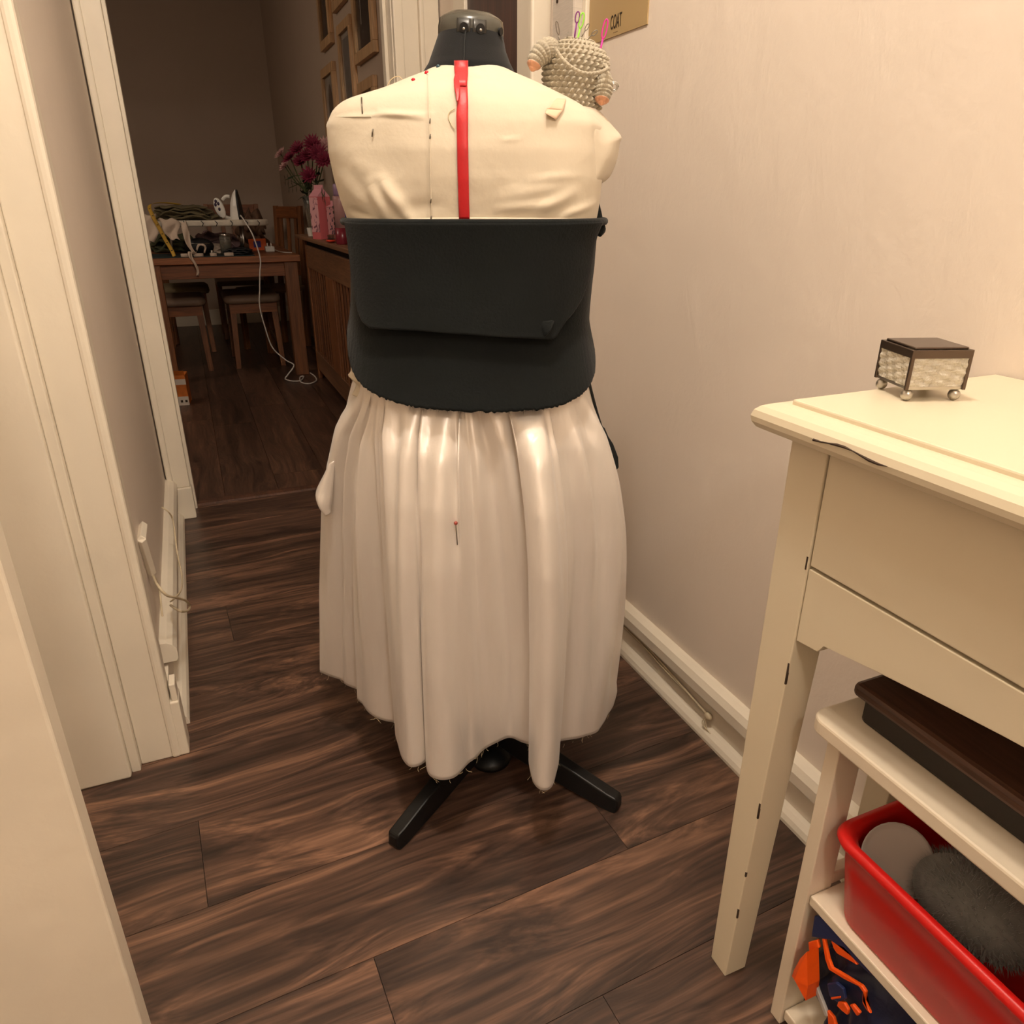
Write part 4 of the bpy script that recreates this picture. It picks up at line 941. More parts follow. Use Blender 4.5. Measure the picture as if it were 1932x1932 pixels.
# ================================================================== DINING ROOM
# oak table, short end towards the hall
dt = thing('dining_table', 'oak dining table piled with sewing things in the dark dining room', 'table', (.21, 5.85, 0))
DX0, DX1, DY0, DY1 = -.25, .668, 5.03, 6.68
MB().box(DX0, DX1, DY0, DY1, .722, .760).build('table_top', M_oak, dt, world=True, bevel=.003)
MB().box(DX0+.06, DX1-.06, DY0+.04, DY0+.065, .635, .722).build('apron', M_oak, dt, world=True, bevel=.002)
MB().box(DX0+.06, DX1-.06, DY1-.065, DY1-.04, .635, .722).build('apron', M_oak, dt, world=True, bevel=.002)
for x in (DX0+.03, DX1-.055): MB().box(x, x+.025, DY0+.065, DY1-.065, .635, .722).build('side_apron', M_oaky, dt, world=True, bevel=.002)
for x in (DX0+.02, DX1-.10):
    for y in (DY0+.015, DY1-.095): MB().box(x, x+.08, y, y+.08, 0, .722).build('leg', M_oakz, dt, world=True, bevel=.003)
# stools under the table
M_seat = mat('brown_leather_seat', srgb(120, 96, 78), .6, .12, 8)
M_seat2 = mat('olive_cushion', srgb(146, 130, 100), .8, .12, 8)
def stool(x0, x1, y0, y1, label, seatm=M_seat, hz=.44):
    t = thing('dining_stool', label, 'stool', ((x0+x1)/2, (y0+y1)/2, 0), group='stools pushed under the dining table')
    hx_, hy_ = (x1-x0)/2, (y1-y0)/2
    lv = [tub_ring(hx_+.02, hy_+.02, .05, hz-.005), tub_ring(hx_+.03, hy_+.03, .06, hz+.012), tub_ring(hx_+.028, hy_+.028, .06, hz+.03), tub_ring(hx_+.01, hy_+.01, .05, hz+.045), tub_ring(hx_-.05, hy_-.05, .05, hz+.05)]
    n = len(lv[0]); m = MB(); m.add([p for r in lv for p in r], [(i*n+k, i*n+(k+1)%n, (i+1)*n+(k+1)%n, (i+1)*n+k) for i in range(len(lv)-1) for k in range(n)]+[tuple(range(n))[::-1], tuple(range((len(lv)-1)*n, len(lv)*n))]); m.build('seat_pad', seatm, t, True)
    MB().box(-hx_, hx_, -hy_, -hy_+.02, hz-.07, hz-.006).build('apron', M_oak, t, bevel=.002); MB().box(-hx_, hx_, hy_-.02, hy_, hz-.07, hz-.006).build('apron', M_oak, t, bevel=.002)
    for sx in (-1,1):
        MB().box(sx*hx_-.010-sx*.01, sx*hx_+.010-sx*.01, -hy_+.02, hy_-.02, hz-.07, hz-.006).build('side_apron', M_oaky, t, bevel=.002)
        MB().box(sx*(hx_-.02)-.010, sx*(hx_-.02)+.010, -hy_+.03, hy_-.03, .16, .185).build('stretcher', M_oaky, t, bevel=.002)
        for sy in (-1,1):
            bx_, by_ = sx*(hx_-.005), sy*(hy_-.005); tx, ty = sx*(hx_-.022), sy*(hy_-.022); w = .016; w2 = .020
            MB().hexa([(bx_-w,by_-w,0),(bx_+w,by_-w,0),(bx_+w,by_+w,0),(bx_-w,by_+w,0)], [(tx-w2,ty-w2,hz-.006),(tx+w2,ty-w2,hz-.006),(tx+w2,ty+w2,hz-.006),(tx-w2,ty+w2,hz-.006)]).build('leg', M_oakz, t, bevel=.002)
    return t
stool(-.36, .05, 5.42, 5.80, 'oak stool with brown padded seat nearer the white doorway frame')
stool(.22, .53, 5.42, 5.90, 'oak stool with brown padded seat beside the far table leg')
stool(-.20, .10, 6.15, 6.50, 'oak stool with paler olive seat at the back under the table', M_seat2)
def chair(x, y, rz, label, h=.98, w=.21):
    t = thing('dining_chair', label, 'chair', (x, y, 0), rz, 'slat-backed dining chairs')
    MB().box(-w, w, -.21, .21, .43, .47).build('seat', M_seat, t, bevel=.012)
    for sx in (-1,1):
        MB().hexa([(sx*(w-.02)-.018,.17,0),(sx*(w-.02)+.018,.17,0),(sx*(w-.02)+.018,.206,0),(sx*(w-.02)-.018,.206,0)], [(sx*(w-.02)-.018,.235,h),(sx*(w-.02)+.018,.235,h),(sx*(w-.02)+.018,.262,h),(sx*(w-.02)-.018,.262,h)]).build('back_leg', M_oakz, t, bevel=.003)
        MB().box(sx*(w-.02)-.018, sx*(w-.02)+.018, -.20, -.164, 0, .43).build('front_leg', M_oakz, t, bevel=.003)
    MB().box(-w+.038, w-.038, .228, .256, h-.09, h-.005).build('top_rail', M_oak, t, bevel=.004)
    MB().box(-w+.038, w-.038, .205, .228, .54, .58).build('lower_rail', M_oak, t, bevel=.003)
    for k in range(3): MB().hexa([(-.10+.085*k-.0,.209,.575),(-.10+.085*k+.03,.209,.575),(-.10+.085*k+.03,.224,.575),(-.10+.085*k,.224,.575)], [(-.10+.085*k,.235,h-.085),(-.10+.085*k+.03,.235,h-.085),(-.10+.085*k+.03,.25,h-.085),(-.10+.085*k,.25,h-.085)]).build('back_slat', M_oakz, t, bevel=.002)
    return t
chair(.570, 6.13, -1.0, 'slat-backed oak chair standing between table and flower vase', 1.04, .16)
chair(.42, 6.86, 0.0, 'oak chair at the far end of the dining table', 1.05, .22)
# table-top ironing board
M_ib = mat('ironing_cover', srgb(206, 196, 180), .85, .1, 20, .2, 60)
ib = thing('ironing_board', 'low table-top ironing board with cream cover on the dining table', 'ironing board', (.22, 5.32, .76))
pts = [(-.42,-.14),(.18,-.14)]+[(.18+.13*math.sin(a), -.14*math.cos(a)) for a in np.linspace(.2, PI-.2, 9)]+[(.18,.14),(-.42,.14)]
MB().prism(pts, .170, .205).build('cover', M_ib, ib, bevel=.010, seg=3)
for x in (-.28, .14):
    for y in (-.09, .09): MB().tube([(x,y,.17),(x-.01,y,.0)], .008, 8).build('leg', M_steel, ib, True)
    MB().tube([(x-.01,-.09,.008),(x-.01,.09,.008)], .008, 8).build('foot_bar', M_steel, ib, True)
for k, x in enumerate((-.20,-.10,-.02,.07,.16,.23)): MB().tube([(x,-.143,.203),(x+.012,-.146,.188),(x+.004,-.142,.172)], .0025, 5).build('cover_tie', M_dk, ib, True)
# iron standing on its heel
M_white = mat('white_plastic', srgb(226, 222, 214), .3); M_purple = mat('dark_purple_plastic', srgb(48, 34, 62), .35)
ir = thing('steam_iron', 'white steam iron standing on its heel on the ironing board', 'iron', (.335, 5.33, .965), -.30)
def sect(z):
    return np.interp(z, [0,.02,.08,.14,.17], [.050,.054,.048,.026,.004])
m = MB()   # sole plate stands upright, facing +x
vs = []
zz = np.linspace(0, .175, 14)
for z in zz:
    w = sect(z); xo = .030-.22*max(0,z-.0)*.28
    for x, y in ((xo,-w),(xo+.012,-w),(xo+.012,w),(xo,w)): vs.append((x,y,z))
m.add(vs, [(4*i+k,4*i+(k+1)%4,4*i+4+(k+1)%4,4*i+4+k) for i in range(13) for k in range(4)]+[(3,2,1,0),(52,53,54,55)]).build('sole_plate', M_black, ir, bevel=.002)
def irb(u, v):
    a = PI*(u-.5); z = .175*v; w = sect(z)*.96; dpt = np.interp(z, [0,.03,.10,.15,.175], [.062,.060,.045,.024,.004]); xo = .030-.0616*z
    return (xo-dpt*math.cos(a)**.8 if math.cos(a) > 1e-6 else xo, w*math.sin(a), z)
MB().grid(irb, 28, 24).build('body', M_white, ir, True)
MB().ball((-.085,-.03,.068), (.030,.012,.062), 24, 14, Matrix.Rotation(-.28, 3, 'Y')).build('control_face', M_white, ir, True)
for x, z in ((-.100,.108),(-.086,.094),(-.104,.088),(-.084,.062)): MB().ball((x, -.041, z), (.008,.004,.011)).build('button', M_purple, ir, True)
MB().tube(spline([(-.068,0,.115),(-.045,0,.135),(-.02,0,.135)], 10), .011, 8).build('handle', M_white, ir, True)
MB().tube(spline([(-.068,0,.02),(-.045,0,.008),(-.02,0,.012)], 10), .012, 8).build('heel', M_white, ir, True)
co = thing('iron_cord', 'long white flex trailing from the iron over the table edge to the floor', 'cord', (.45, 5.0, 0))
cp = [(.36,5.28,.985),(.355,5.15,.99),(.372,5.06,.95),(.40,5.015,.88),(.424,5.005,.75),(.41,5.0,.66),(.398,5.0,.572),(.384,5.0,.465),(.40,5.0,.328),(.43,5.0,.20),(.50,4.98,.12),(.545,4.96,.085),(.50,4.95,.03),(.478,4.93,.008),(.505,4.86,.006),(.555,4.84,.006),(.585,4.90,.006),(.60,4.97,.006),(.575,4.95,.006),(.56,4.80,.006),(.60,4.74,.006),(.655,4.80,.006),(.668,4.93,.006),(.655,5.06,.006)]
MB().tube(spline(cp, 160), .0042, 8).build('flex', mat('white_flex', srgb(206, 198, 190), .5), co, True, world=True)
# sewing clutter on and under the ironing board
def cloth(name, label, mt, c, sx, sy, h, layers=5, cat='fabric', seed=1, group=None):
    r2 = random.Random(seed); t = thing(name, label, cat, c, r2.uniform(-.2,.2), group)
    for l in range(layers):
        z0 = h*l/layers; ph = [r2.uniform(0,6) for _ in range(4)]; s_ = 1-.05*l
        def fn(u, v, z0=z0, ph=ph, s_=s_):
            a = 2*PI*u; q = PI*v; e = .7
            x = sx*s_*math.copysign(abs(math.cos(a))**e, math.cos(a))*math.sin(q)**.4*(1+.06*math.sin(3*a+ph[0])); y = sy*s_*math.copysign(abs(math.sin(a))**e, math.sin(a))*math.sin(q)**.4*(1+.06*math.sin(5*a+ph[1]))
            w_ = 1+.10*math.sin(2*a+ph[3])+.07*math.sin(7*a+ph[0]); return (x*w_, y*w_, max(.001, z0+1.3*h/layers*(.5-.5*math.cos(q))+.16*h*math.sin(5*x/sx+ph[2])*math.sin(4*y/sy+ph[1])+.10*h*math.sin(11*x/sx+ph[3])-.14*h*(x/sx)**2*(l>0)))
        MB().grid(fn, 36, 9, True).build('fold', mt, t, True)
    return t
M_olive = mat('olive_cloth', srgb(92, 82, 58), .9, .25, 12, .3, 40)
cloth('folded_garment', 'folded olive brown garment lying on the ironing board', M_olive, (.03, 5.33, .967), .20, .11, .075, 5, 'garment', 3)
M_yel = mat('tape_yellow', srgb(182, 142, 48), .6, .1)
tm = thing('tape_measure', 'yellow tape measure draped over the olive garment and table edge', 'tape measure', (-.1, 5.2, .76))
cp = spline([(.02,5.30,1.055),(-.08,5.27,1.065),(-.15,5.24,1.052),(-.145,5.16,1.0),(-.12,5.14,.93),(-.095,5.12,.86),(-.07,5.10,.80),(-.062,5.085,.768)], 50)
m = MB(); m.grid(lambda u, v: cp[int(round(v*49))]+np.array([(u-.5)*.020, 0, (u-.5)*.006]), 3, 50); o = m.build('tape', M_yel, tm, True, world=True, solid=.001)
for k in range(14, 48, 5):
    p = cp[k]; MB().box(p[0]-.004, p[0]+.005, p[1]-.0022, p[1]-.0012, p[2]-.002, p[2]+.002).build('inch_mark', M_ink, tm, world=True)
M_scr = mat('scrap_cream', srgb(198, 178, 160), .85, .08); M_bpouch = mat('black_pouch', srgb(20, 20, 22), .5, .2)
def scrap(label, pts, mt, name='fabric_scrap', wid=.03, cat='fabric'):
    P = spline(pts, 20); o = MB().grid(lambda u, v: P[int(round(v*19))]+np.array([(u-.5)*wid*(1+.3*math.sin(5*v)), .010*math.sin(6*u+7*v), .006*math.sin(8*u+3*v)]), 7, 20).build(name, mt, None, True, solid=.0012); tag(o, label, cat); return o
scrap('cream fabric scrap hanging off the near end of the ironing board', [(-.17,5.20,1.0),(-.19,5.17,.96),(-.17,5.15,.90),(-.19,5.14,.85)], M_scr, wid=.09)
scrap('crumpled cream fabric scrap beside the tape measure', [(-.08,5.19,.975),(-.05,5.16,.95),(-.06,5.15,.90),(-.04,5.14,.86)], M_scr, wid=.08)
scrap('beige fabric strip hanging from the ironing board to the mat', [(.02,5.18,.96),(.025,5.13,.90),(.03,5.10,.83),(.06,5.08,.775)], M_scr, wid=.03)
scrap('narrow cream ribbon hanging over the front edge of the oak table', [(.06,5.10,.785),(.05,5.07,.785),(.03,5.035,.79),(.028,5.022,.762),(.045,5.015,.73),(.056,5.015,.69),(.05,5.015,.66)], M_scr, 'ribbon', .018, 'ribbon')
scrap('white tape loop lying on the cutting mat', [(.07,5.10,.80),(.09,5.09,.83),(.12,5.09,.82),(.11,5.08,.785)], M_scr, 'tape_loop', .010, 'tape')
o = MB().box(-.22, .40, 5.05, 5.45, .7602, .7632).build('cutting_mat', mat('cutting_mat_green', srgb(28, 46, 48), .6), bevel=.001); tag(o, 'dark green cutting mat along the front edge of the oak table', 'mat')
p_ = thing('zip_pouch', 'black zipped pouch lying under the ironing board', 'pouch', (.09, 5.20, .7632))
MB().ball((0,0,.052), (.085,.05,.05), 24, 14).build('body', M_bpouch, p_, True)
MB().tube([(-.06,-.045,.07),(.06,-.047,.068)], .003, 6).build('zip', M_steel, p_, True); MB().box(.06, .068, -.052, -.047, .015, .03).build('zip_pull', M_steel, p_)
cloth('black_cloth', 'small heap of black cloth on the cutting mat under the iron', M_bpouch, (.31, 5.16, .7632), .085, .05, .035, 3, 'fabric', 8)
cloth('fabric_heap', 'heap of beige and mauve fabric behind the glass jar', mat('mauve_cloth', srgb(120, 96, 96), .9, .2, 12), (.20, 5.55, .762), .16, .08, .11, 5, 'fabric', 5)
cloth('fabric_heap', 'small heap of cream cloth under the middle of the ironing board', M_scr, (.19, 5.33, .7632), .05, .05, .05, 3, 'fabric', 11)
cloth('folded_garment', 'folded dark green garment at the back of the ironing board', mat('green_cloth', srgb(70, 72, 50), .9, .2, 12), (-.06, 5.62, .762), .14, .08, .10, 4, 'garment', 12)
cloth('fabric_basket', 'flat brown basket of notions behind the iron', mat('basket_brown', srgb(88, 62, 44), .8, .2, 30), (.45, 5.75, .762), .10, .08, .21, 4, 'basket', 14)
j = thing('glass_jar', 'clear glass jar with metal rim standing under the ironing board', 'jar', (.245, 5.21, .7632))
MB().lathe([(.030,0),(.034,.004),(.034,.10),(.031,.106),(.031,.118),(.029,.118),(.029,.106),(.031,.10),(.031,.006),(.001,.005)], 28).build('glass', mat('jar_glass', srgb(225, 220, 205), .05, .02, trans=.9), j, True)
MB().lathe([(.0325,.108),(.0335,.110),(.0335,.120),(.0325,.122),(.028,.122),(.001,.120)], 28).build('lid', M_steel, j, True)
for k, (x, w, l_) in enumerate(((.0,.045,'pale tape roll on the mat nearest the tape measure'),(.075,.05,'cream tape roll on the mat before the black pouch'),(.16,.035,'white tape roll on the mat before the glass jar'),(.25,.05,'cream tape roll on the mat below the iron'))):
    o = MB().lathe([(w*.3,0),(w*.55,0),(w*.57,.004),(w*.57,.014),(w*.55,.018),(w*.3,.018)], 24, ex=1, ey=.7).build('tape_roll', M_scr, None, True, loc=(x, 5.085, .7632)); tag(o, l_, 'tape')
ch = thing('phone_charger', 'white plug charger with cable on the far table corner', 'charger', (.53, 5.45, .76))
MB().box(-.03, .03, -.03, .03, 0, .035).build('plug_body', M_white, ch, bevel=.006)
for x in (-.012,.012): MB().box(x-.003, x+.003, -.006, .006, .035, .055).build('prong', M_steel, ch)
MB().tube(spline([(.03,0,.012),(.05,-.1,.006),(.07,-.20,.005),(.11,-.26,.005)], 30), .003, 6).build('lead', MATS['white_flex'], ch, True)
pk = thing('craft_packet', 'bright orange and blue craft packet behind the white charger', 'packet', (.47, 5.62, .76), .3)
MB().box(-.06, .06, -.006, .006, 0, .075).build('sleeve', mat('orange_card', srgb(206, 96, 52), .5), pk, bevel=.002); MB().box(-.03, .02, -.009, -.006, .02, .06).build('print_patch', mat('blue_card', srgb(60, 60, 130), .5), pk)
# snack box on the floor
sb = thing('cardboard_box', 'small orange and white cardboard box on the dining floor by the doorway', 'box', (-.155, 4.56, 0), -.12)
M_bw = mat('box_white', srgb(206, 196, 184), .6); M_bo = mat('box_orange', srgb(196, 108, 40), .55, .3, 14)
MB().box(-.055, .055, -.06, .06, 0, .17).build('carton', M_bo, sb, bevel=.002)
MB().box(-.0555, .0555, -.0607, -.06, .0, .05).build('white_panel', M_bw, sb); MB().box(-.03, .0555, -.0607, -.06, .118, .15).build('white_panel', M_bw, sb)
for x in (.012,.036): MB().box(x, x+.012, -.0614, -.0607, .016, .030).build('print_mark', M_ink, sb)
MB().hexa([(-.055,-.06,.17),(.055,-.06,.17),(.055,-.058,.17),(-.055,-.058,.17)], [(-.055,-.085,.205),(.055,-.08,.20),(.055,-.078,.20),(-.055,-.083,.205)]).build('open_flap', M_bo, sb)
# radiator cover
rc_ = thing('radiator_cover', 'wooden slatted radiator cover along the dining wall', 'radiator cover', (.79, 4.0, 0))
RX, RY0, RY1 = .69, 3.00, 4.92
MB().box(.655, XR-.006, RY0-.02, 5.09, .862, .882).build('top', M_oaky, rc_, world=True, bevel=.003)
MB().box(RX+.012, XR-.03, RY0, RY1, .826, .862).build('shadow_gap', M_sub, rc_, world=True)
MB().box(RX, RX+.022, RY0, RY1, .696, .826).build('top_rail', M_oaky, rc_, world=True, bevel=.002)
MB().box(RX, RX+.022, RY0, RY1, .065, .180).build('bottom_rail', M_oaky, rc_, world=True, bevel=.002)
for y0, y1, z0 in ((4.885,4.92,0), (4.05,4.24,.18), (3.30,3.42,.18), (RY0,RY0+.05,0)): MB().box(RX-.001, RX+.023, y0, y1, z0, .696 if z0 else .826).build('stile', M_oakz, rc_, world=True, bevel=.002)
for ya, yb in ((4.24,4.885),(3.42,4.05),(3.05,3.30)):
    k = int((yb-ya)/.078); pit = (yb-ya)/k
    for i in range(k): MB().box(RX+.004, RX+.007, ya+pit*i+.016, ya+pit*(i+1)-.016, .180, .696).build('slat', M_oakz, rc_, world=True)
MB().box(RX+.05, RX+.052, RY0, RY1, .05, .80).build('backing', M_sub, rc_, world=True)
MB().box(RX, XR-.006, RY1-.002, RY1+.016, 0, .862).build('end_panel', M_oakz, rc_, world=True, bevel=.002)
# things on the radiator cover
ZT = .882
vs_ = thing('glass_vase', 'tall clear glass vase holding chrysanthemums on the radiator cover', 'vase', (.745, 4.86, ZT))
MB().lathe([(.032,0),(.036,.004),(.034,.06),(.040,.14),(.050,.22),(.047,.22),(.037,.14),(.031,.06),(.030,.012),(.001,.012)], 28).build('glass', MATS['jar_glass'], vs_, True)
M_mar = mat('maroon_petal', srgb(116, 22, 50), .7, .2, 30); M_pale = mat('pale_pink_petal', srgb(196, 150, 146), .7, .12, 30); M_stem = mat('green_stem', srgb(72, 84, 46), .7); M_leaf = mat('dark_leaf', srgb(44, 60, 38), .6, .2)
def mum(px, py, X, mt, label, r, group, lean=0):
    c3 = atx(px, py, X); base = np.array([.745, 4.86, ZT+.03]); t = thing('chrysanthemum', label, 'flower', tuple(base), 0, group)
    d3 = c3-base; neck_ = np.array([.745+.02*np.sign(d3[0]), 4.86+.02*np.sign(d3[1]), ZT+.225])-base
    P = spline([np.zeros(3), neck_, d3*.6+neck_*.2+np.array([0,0,.02]), d3], 16); MB().tube(P, .0035, 6).build('stem', M_stem, t, True)
    m = MB(); ax = P[-1]-P[-3]; ax = ax/np.linalg.norm(ax); ax = ax*.5+np.array([-.5,-.6,.3]); ax /= np.linalg.norm(ax); u_ = np.cross(ax, [0,0,1]); u_ /= np.linalg.norm(u_); w_ = np.cross(ax, u_)
    for ring_, (np_, rr_, tilt) in enumerate(((16,1.0,.15),(14,.82,.45),(11,.6,.8),(7,.36,1.15))):
        for k in range(np_):
            a = 2*PI*(k+.5*ring_)/np_+random.uniform(-.1,.1); dr = (u_*math.cos(a)+w_*math.sin(a))*math.cos(tilt)+ax*math.sin(tilt); sd = np.cross(dr, ax); sd /= np.linalg.norm(sd)+1e-9; L_ = r*rr_*random.uniform(.85,1.1); wd = r*.16
            m.add([d3, d3+dr*L_*.5+sd*wd, d3+dr*L_+ax*L_*.15, d3+dr*L_*.5-sd*wd], [(0,1,2,3)])
    m.build('bloom', mt, t, False, solid=.0012)
    for f_ in (.45, .62):
        p = P[int(f_*15)]; s_ = random.choice((-1,1)); ld = np.array([random.uniform(-1,1), random.uniform(-.6,.6), random.uniform(-.3,.4)]); ld /= np.linalg.norm(ld); sd = np.cross(ld, [0,0,1]); sd /= np.linalg.norm(sd)+1e-9; L_ = random.uniform(.05,.08)
        MB().add([p, p+ld*L_*.4+sd*L_*.25, p+ld*L_, p+ld*L_*.4-sd*L_*.25], [(0,1,2,3)]).build('leaf', M_leaf, t, False, solid=.001)
G1 = 'maroon chrysanthemums in the vase'; G2 = 'pale pink chrysanthemums in the vase'
for (x, y, X, l_) in ((590,272,.745,'topmost'),(562,282,.70,'upper left'),(580,295,.73,'central upper'),(548,298,.69,'outer left'),(600,290,.75,'upper right'),(612,302,.77,'outer right'),(568,305,.71,'lower middle'),(584,332,.72,'lowest')):
    mum(x, y, X, M_mar, l_+' maroon chrysanthemum of the bunch in the glass vase', .058, G1)
for (x, y, X, l_) in ((530,291,.70,'pale pink chrysanthemum at the outer edge beside the wall corner'),(538,314,.69,'pale pink chrysanthemum low at the edge near the chair'),(610,274,.80,'pale pink chrysanthemum touching the calico silhouette')):
    mum(x, y, X, M_pale, l_, .05, G2)
for px, py, px2, py2, l_ in ((585,345,545,355,'dark leafy sprig reaching towards the chair back'),(590,340,612,372,'dark leafy sprig drooping over the pink carton'),(570,330,538,340,'dark leafy sprig below the outer blooms')):
    a, b = atx(px, py, .735), atx(px2, py2, .72); t = thing('leafy_sprig', l_, 'foliage', tuple(a), 0, 'leafy sprigs in the vase'); d3 = b-a
    MB().tube([np.zeros(3), d3*.5+np.array([0,0,.01]), d3], .0025, 5).build('stem', M_stem, t, True)
    for f_ in (.4,.6,.8,1.0):
        for s_ in (-1,1):
            p = d3*f_; ld = d3/np.linalg.norm(d3)*.5+np.array([0,0,s_*.8]); sd = np.array([0,.9,.1]); L_ = .045
            MB().add([p, p+ld*L_*.5+sd*.012, p+ld*L_, p+ld*L_*.5-sd*.012], [(0,1,2,3)]).build('leaf', M_leaf, t, False, solid=.001)
def printed(name, base, ink, scale, lo=.56):
    m = mat(name, base, .5, .02); nt = m.node_tree; N = nt.nodes; L = nt.links; b = N['Principled BSDF']
    tc = [n_ for n_ in N if n_.type == 'TEX_COORD'][0]; mp = N.new('ShaderNodeMapping'); mp.inputs['Scale'].default_value = (scale, scale, scale*.7); L.new(tc.outputs['Object'], mp.inputs[0])
    nz = N.new('ShaderNodeTexNoise'); nz.inputs['Scale'].default_value = 1; nz.inputs['Detail'].default_value = 2.5; nz.inputs['Distortion'].default_value = 1.2; L.new(mp.outputs[0], nz.inputs['Vector'])
    rp = N.new('ShaderNodeValToRGB'); rp.color_ramp.interpolation = 'CONSTANT'; rp.color_ramp.elements[0].color = base; rp.color_ramp.elements[1].color = ink; rp.color_ramp.elements[1].position = lo
    L.new(nz.outputs[0], rp.inputs[0]); L.new(rp.outputs[0], b.inputs['Base Color']); return m
M_prt = printed('carton_print', srgb(224, 168, 172), srgb(124, 72, 84), 34); M_pinkc = mat('pink_carton', srgb(206, 104, 108), .5, .05); M_pinkl = mat('pale_pink_card', srgb(222, 152, 162), .5, .05)
def carton(cx_, cy_, rz, w, h, roof, label, mp_, ms_, name='drink_carton'):
    t = thing(name, label, 'carton', (cx_, cy_, ZT), rz)
    MB().box(-w, w, -w, w, 0, h).build('body', ms_, t, bevel=.002)
    MB().box(-w*.93, w*.93, -w-.0012, -w, h*.17, h*.98).build('printed_panel', mp_, t)
    MB().add([(-w,-w,h),(w,-w,h),(w,w,h),(-w,w,h),(-w,0,h+roof),(w,0,h+roof)], [(0,1,5,4),(2,3,4,5),(1,2,5),(3,0,4)]).build('gable', M_pinkl, t, solid=.001)
    MB().box(-w, w, -.002, .002, h+roof-.002, h+roof+.018).build('crimped_top', M_pinkl, t)
    return t
# printed face towards the far left, pink side towards the doorway
carton(.715, 4.37, -1.13, .040, .215, .040, 'tall pink gable-top carton with printed side on the radiator cover', M_prt, M_pinkc)
carton(.775, 4.27, -1.13, .032, .165, .012, 'shorter pink printed carton behind the red hairbrush', printed('small_print', srgb(200, 140, 142), srgb(70, 50, 70), 40), mat('brown_pink_card', srgb(150, 96, 84), .5))
bt = thing('lotion_bottle', 'mauve to crimson bottle with dark vertical lettering on the radiator cover', 'bottle', (.715, 3.80, ZT))
MB().lathe([(.030,0),(.033,.004),(.033,.075)], 24).build('lower_half', mat('crimson_liquid', srgb(120, 36, 48), .25), bt, True)
MB().lathe([(.033,.075),(.033,.20),(.030,.215)], 24).build('upper_half', mat('mauve_plastic', srgb(168, 126, 124), .3), bt, True)
MB().lathe([(.026,.215),(.027,.225),(.027,.262),(.022,.268),(.001,.268)], 24).build('cap', mat('lilac_cap', srgb(140, 112, 140), .35), bt, True)
for k, z in enumerate((.088,.112,.138,.160)): MB().box(-.0345, -.033, -.010+.002*(k%2), .010-.003*(k%2), z, z+.012).build('print_mark', M_ink, bt)
tb_ = thing('slim_carton', 'slim white and blue carton at the near end of the radiator cover', 'carton', (.705, 3.46, ZT), -1.0)
MB().box(-.028, .028, -.018, .018, 0, .20).build('sleeve', mat('white_card', srgb(200, 190, 178), .5), tb_, bevel=.002)
MB().box(-.0285, .0285, -.0188, .0188, 0, .028).build('blue_band', mat('blue_band', srgb(44, 104, 160), .5), tb_); MB().box(-.030, .0, -.0192, -.018, .08, .15).build('blue_mark', mat('cobalt_print', srgb(48, 60, 140), .5), tb_); MB().box(.006, .024, -.0192, -.018, .10, .18).build('red_mark', mat('red_print', srgb(170, 60, 56), .5), tb_)
hb = thing('hairbrush', 'red paddle hairbrush lying bristles up on the radiator cover', 'hairbrush', (.690, 3.98, ZT), 1.35)
MB().ball((0,0,.010), (.055,.026,.009), 24, 10).build('paddle', mat('red_orange_plastic', srgb(216, 58, 34), .35), hb, True)
MB().ball((0,0,.016), (.046,.020,.006), 20, 8).build('cushion', M_black, hb, True)
m = MB()
for i in range(-4, 5):
    for jj in (-2,-1,0,1,2):
        if (i/5)**2+(jj/3)**2 < 1: m.tube([(i*.009, jj*.006, .018), (i*.0105, jj*.007, .036)], .0008, 4)
o = m.build('bristles', mat('brown_bristle', srgb(90, 66, 50), .6), hb); o['kind'] = 'stuff'
ds = thing('white_tub', 'small white fluted pot beside the pink carton', 'pot', (.715, 4.70, ZT))
MB().lathe([(.026,0),(.030,.002),(.034,.03),(.036,.048),(.033,.048),(.030,.03),(.024,.006),(.001,.006)], 14).build('pot', M_white, ds)
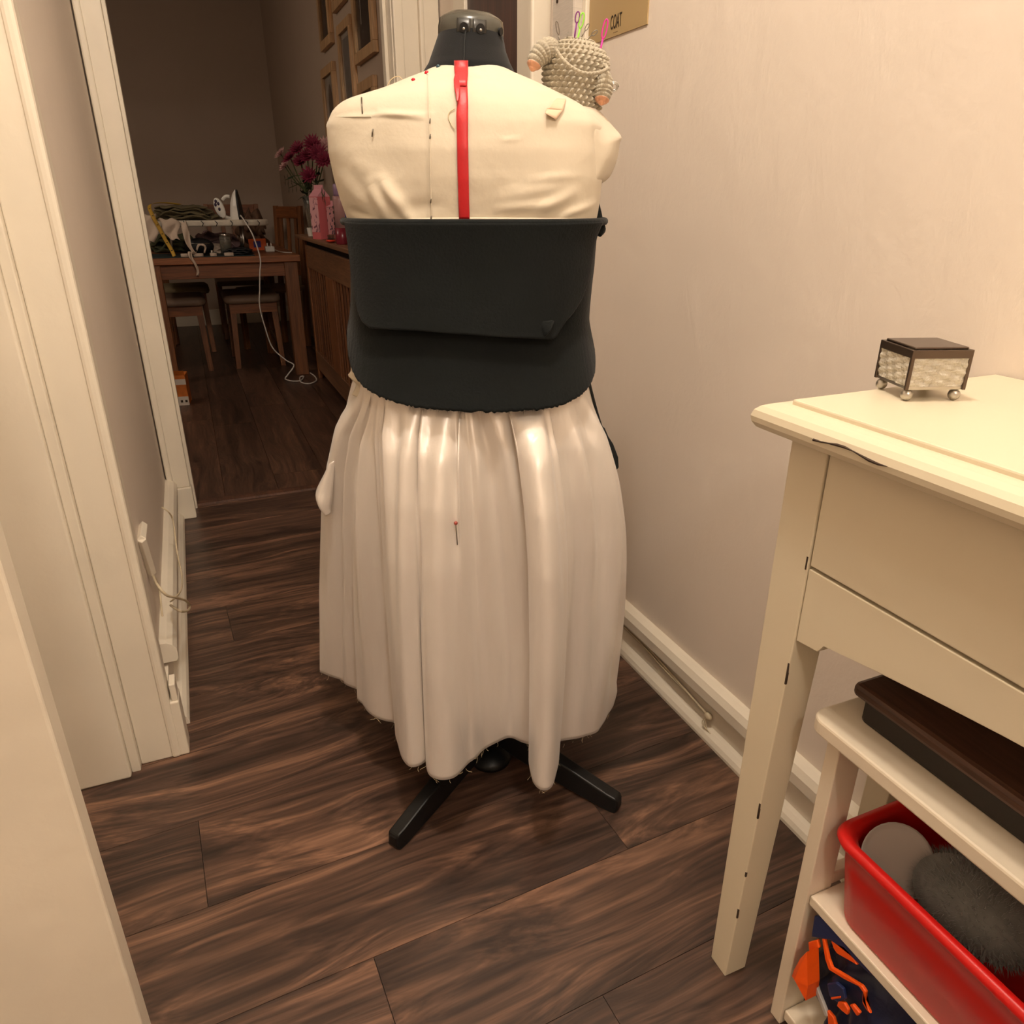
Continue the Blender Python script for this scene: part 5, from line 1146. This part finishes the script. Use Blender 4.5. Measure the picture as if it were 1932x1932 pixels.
# framed pictures on the dining wall
M_ph = [mat('photo_dark', srgb(56, 46, 42), .35, .5, 9), mat('photo_grey', srgb(128, 122, 116), .4, .3, 14), mat('photo_brown', srgb(92, 72, 62), .35, .5, 12)]
M_mat = mat('picture_mount', srgb(196, 186, 172), .6)
def picture(y0, y1, z0, z1, fw, label, ph, mount=0, motif=None):
    t = thing('picture_frame', label, 'picture frame', (XR-.004, (y0+y1)/2, z0), 0, 'pale oak picture frames on the dining wall')
    w = (y1-y0)/2; h_ = z1-z0; dp = .024
    MB().box(-dp, 0, -w, w, 0, fw).build('bottom_bar', M_frame, t, bevel=.002); MB().box(-dp, 0, -w, w, h_-fw, h_).build('top_bar', M_frame, t, bevel=.002)
    MB().box(-dp, 0, -w, -w+fw, fw, h_-fw).build('side_bar', M_frame, t, bevel=.002); MB().box(-dp, 0, w-fw, w, fw, h_-fw).build('side_bar', M_frame, t, bevel=.002)
    MB().box(-.008, 0, -w+fw, w-fw, fw, h_-fw).build('mount', M_mat if mount else ph, t)
    if mount: MB().box(-.0095, -.008, -w+fw+mount, w-fw-mount, fw+mount, h_-fw-mount).build('print', ph, t)
    MB().box(-.0125, -.0115, -w+fw, w-fw, fw, h_-fw).build('pane', mat('picture_glass', srgb(240,240,240), .03, .01, trans=1.0, ior=1.1), t)
    if motif == 'rope': MB().box(-.0105, -.0095, w*.30, w*.36, fw+.10, h_-fw).build('pale_stripe', M_mat, t)
    if motif == 'arch': MB().extr([(-w*.3,fw+.02),(w*.3,fw+.02),(w*.3,h_*.6),(w*.15,h_*.74),(0,h_*.78),(-w*.15,h_*.74),(-w*.3,h_*.6)], 'x', -.0108, -.0098).build('arch_figure', M_ph[2], t)
picture(4.54, 4.85, 1.845, 2.36, .045, 'upper pale oak frame with a dark photograph furthest from the doorway', M_ph[0])
picture(4.14, 4.44, 1.955, 2.36, .045, 'pale oak frame cut by the top edge above the tall frame', M_ph[1], .03)
picture(4.05, 4.37, 1.30, 1.885, .042, 'tall pale oak frame with a faint grey print in the middle', M_ph[1], .025)
picture(3.60, 3.985, 1.665, 2.25, .045, 'large pale oak frame with dark picture nearest the doorway', M_ph[0], 0, 'rope')
picture(4.56, 4.92, 1.37, 1.765, .045, 'lower pale oak frame with an arched figure picture above the flowers', M_mat, .0, 'arch')
picture(3.66, 3.97, 1.28, 1.588, .045, 'small pale oak frame partly behind the calico shoulder', M_mat, .0, 'arch')
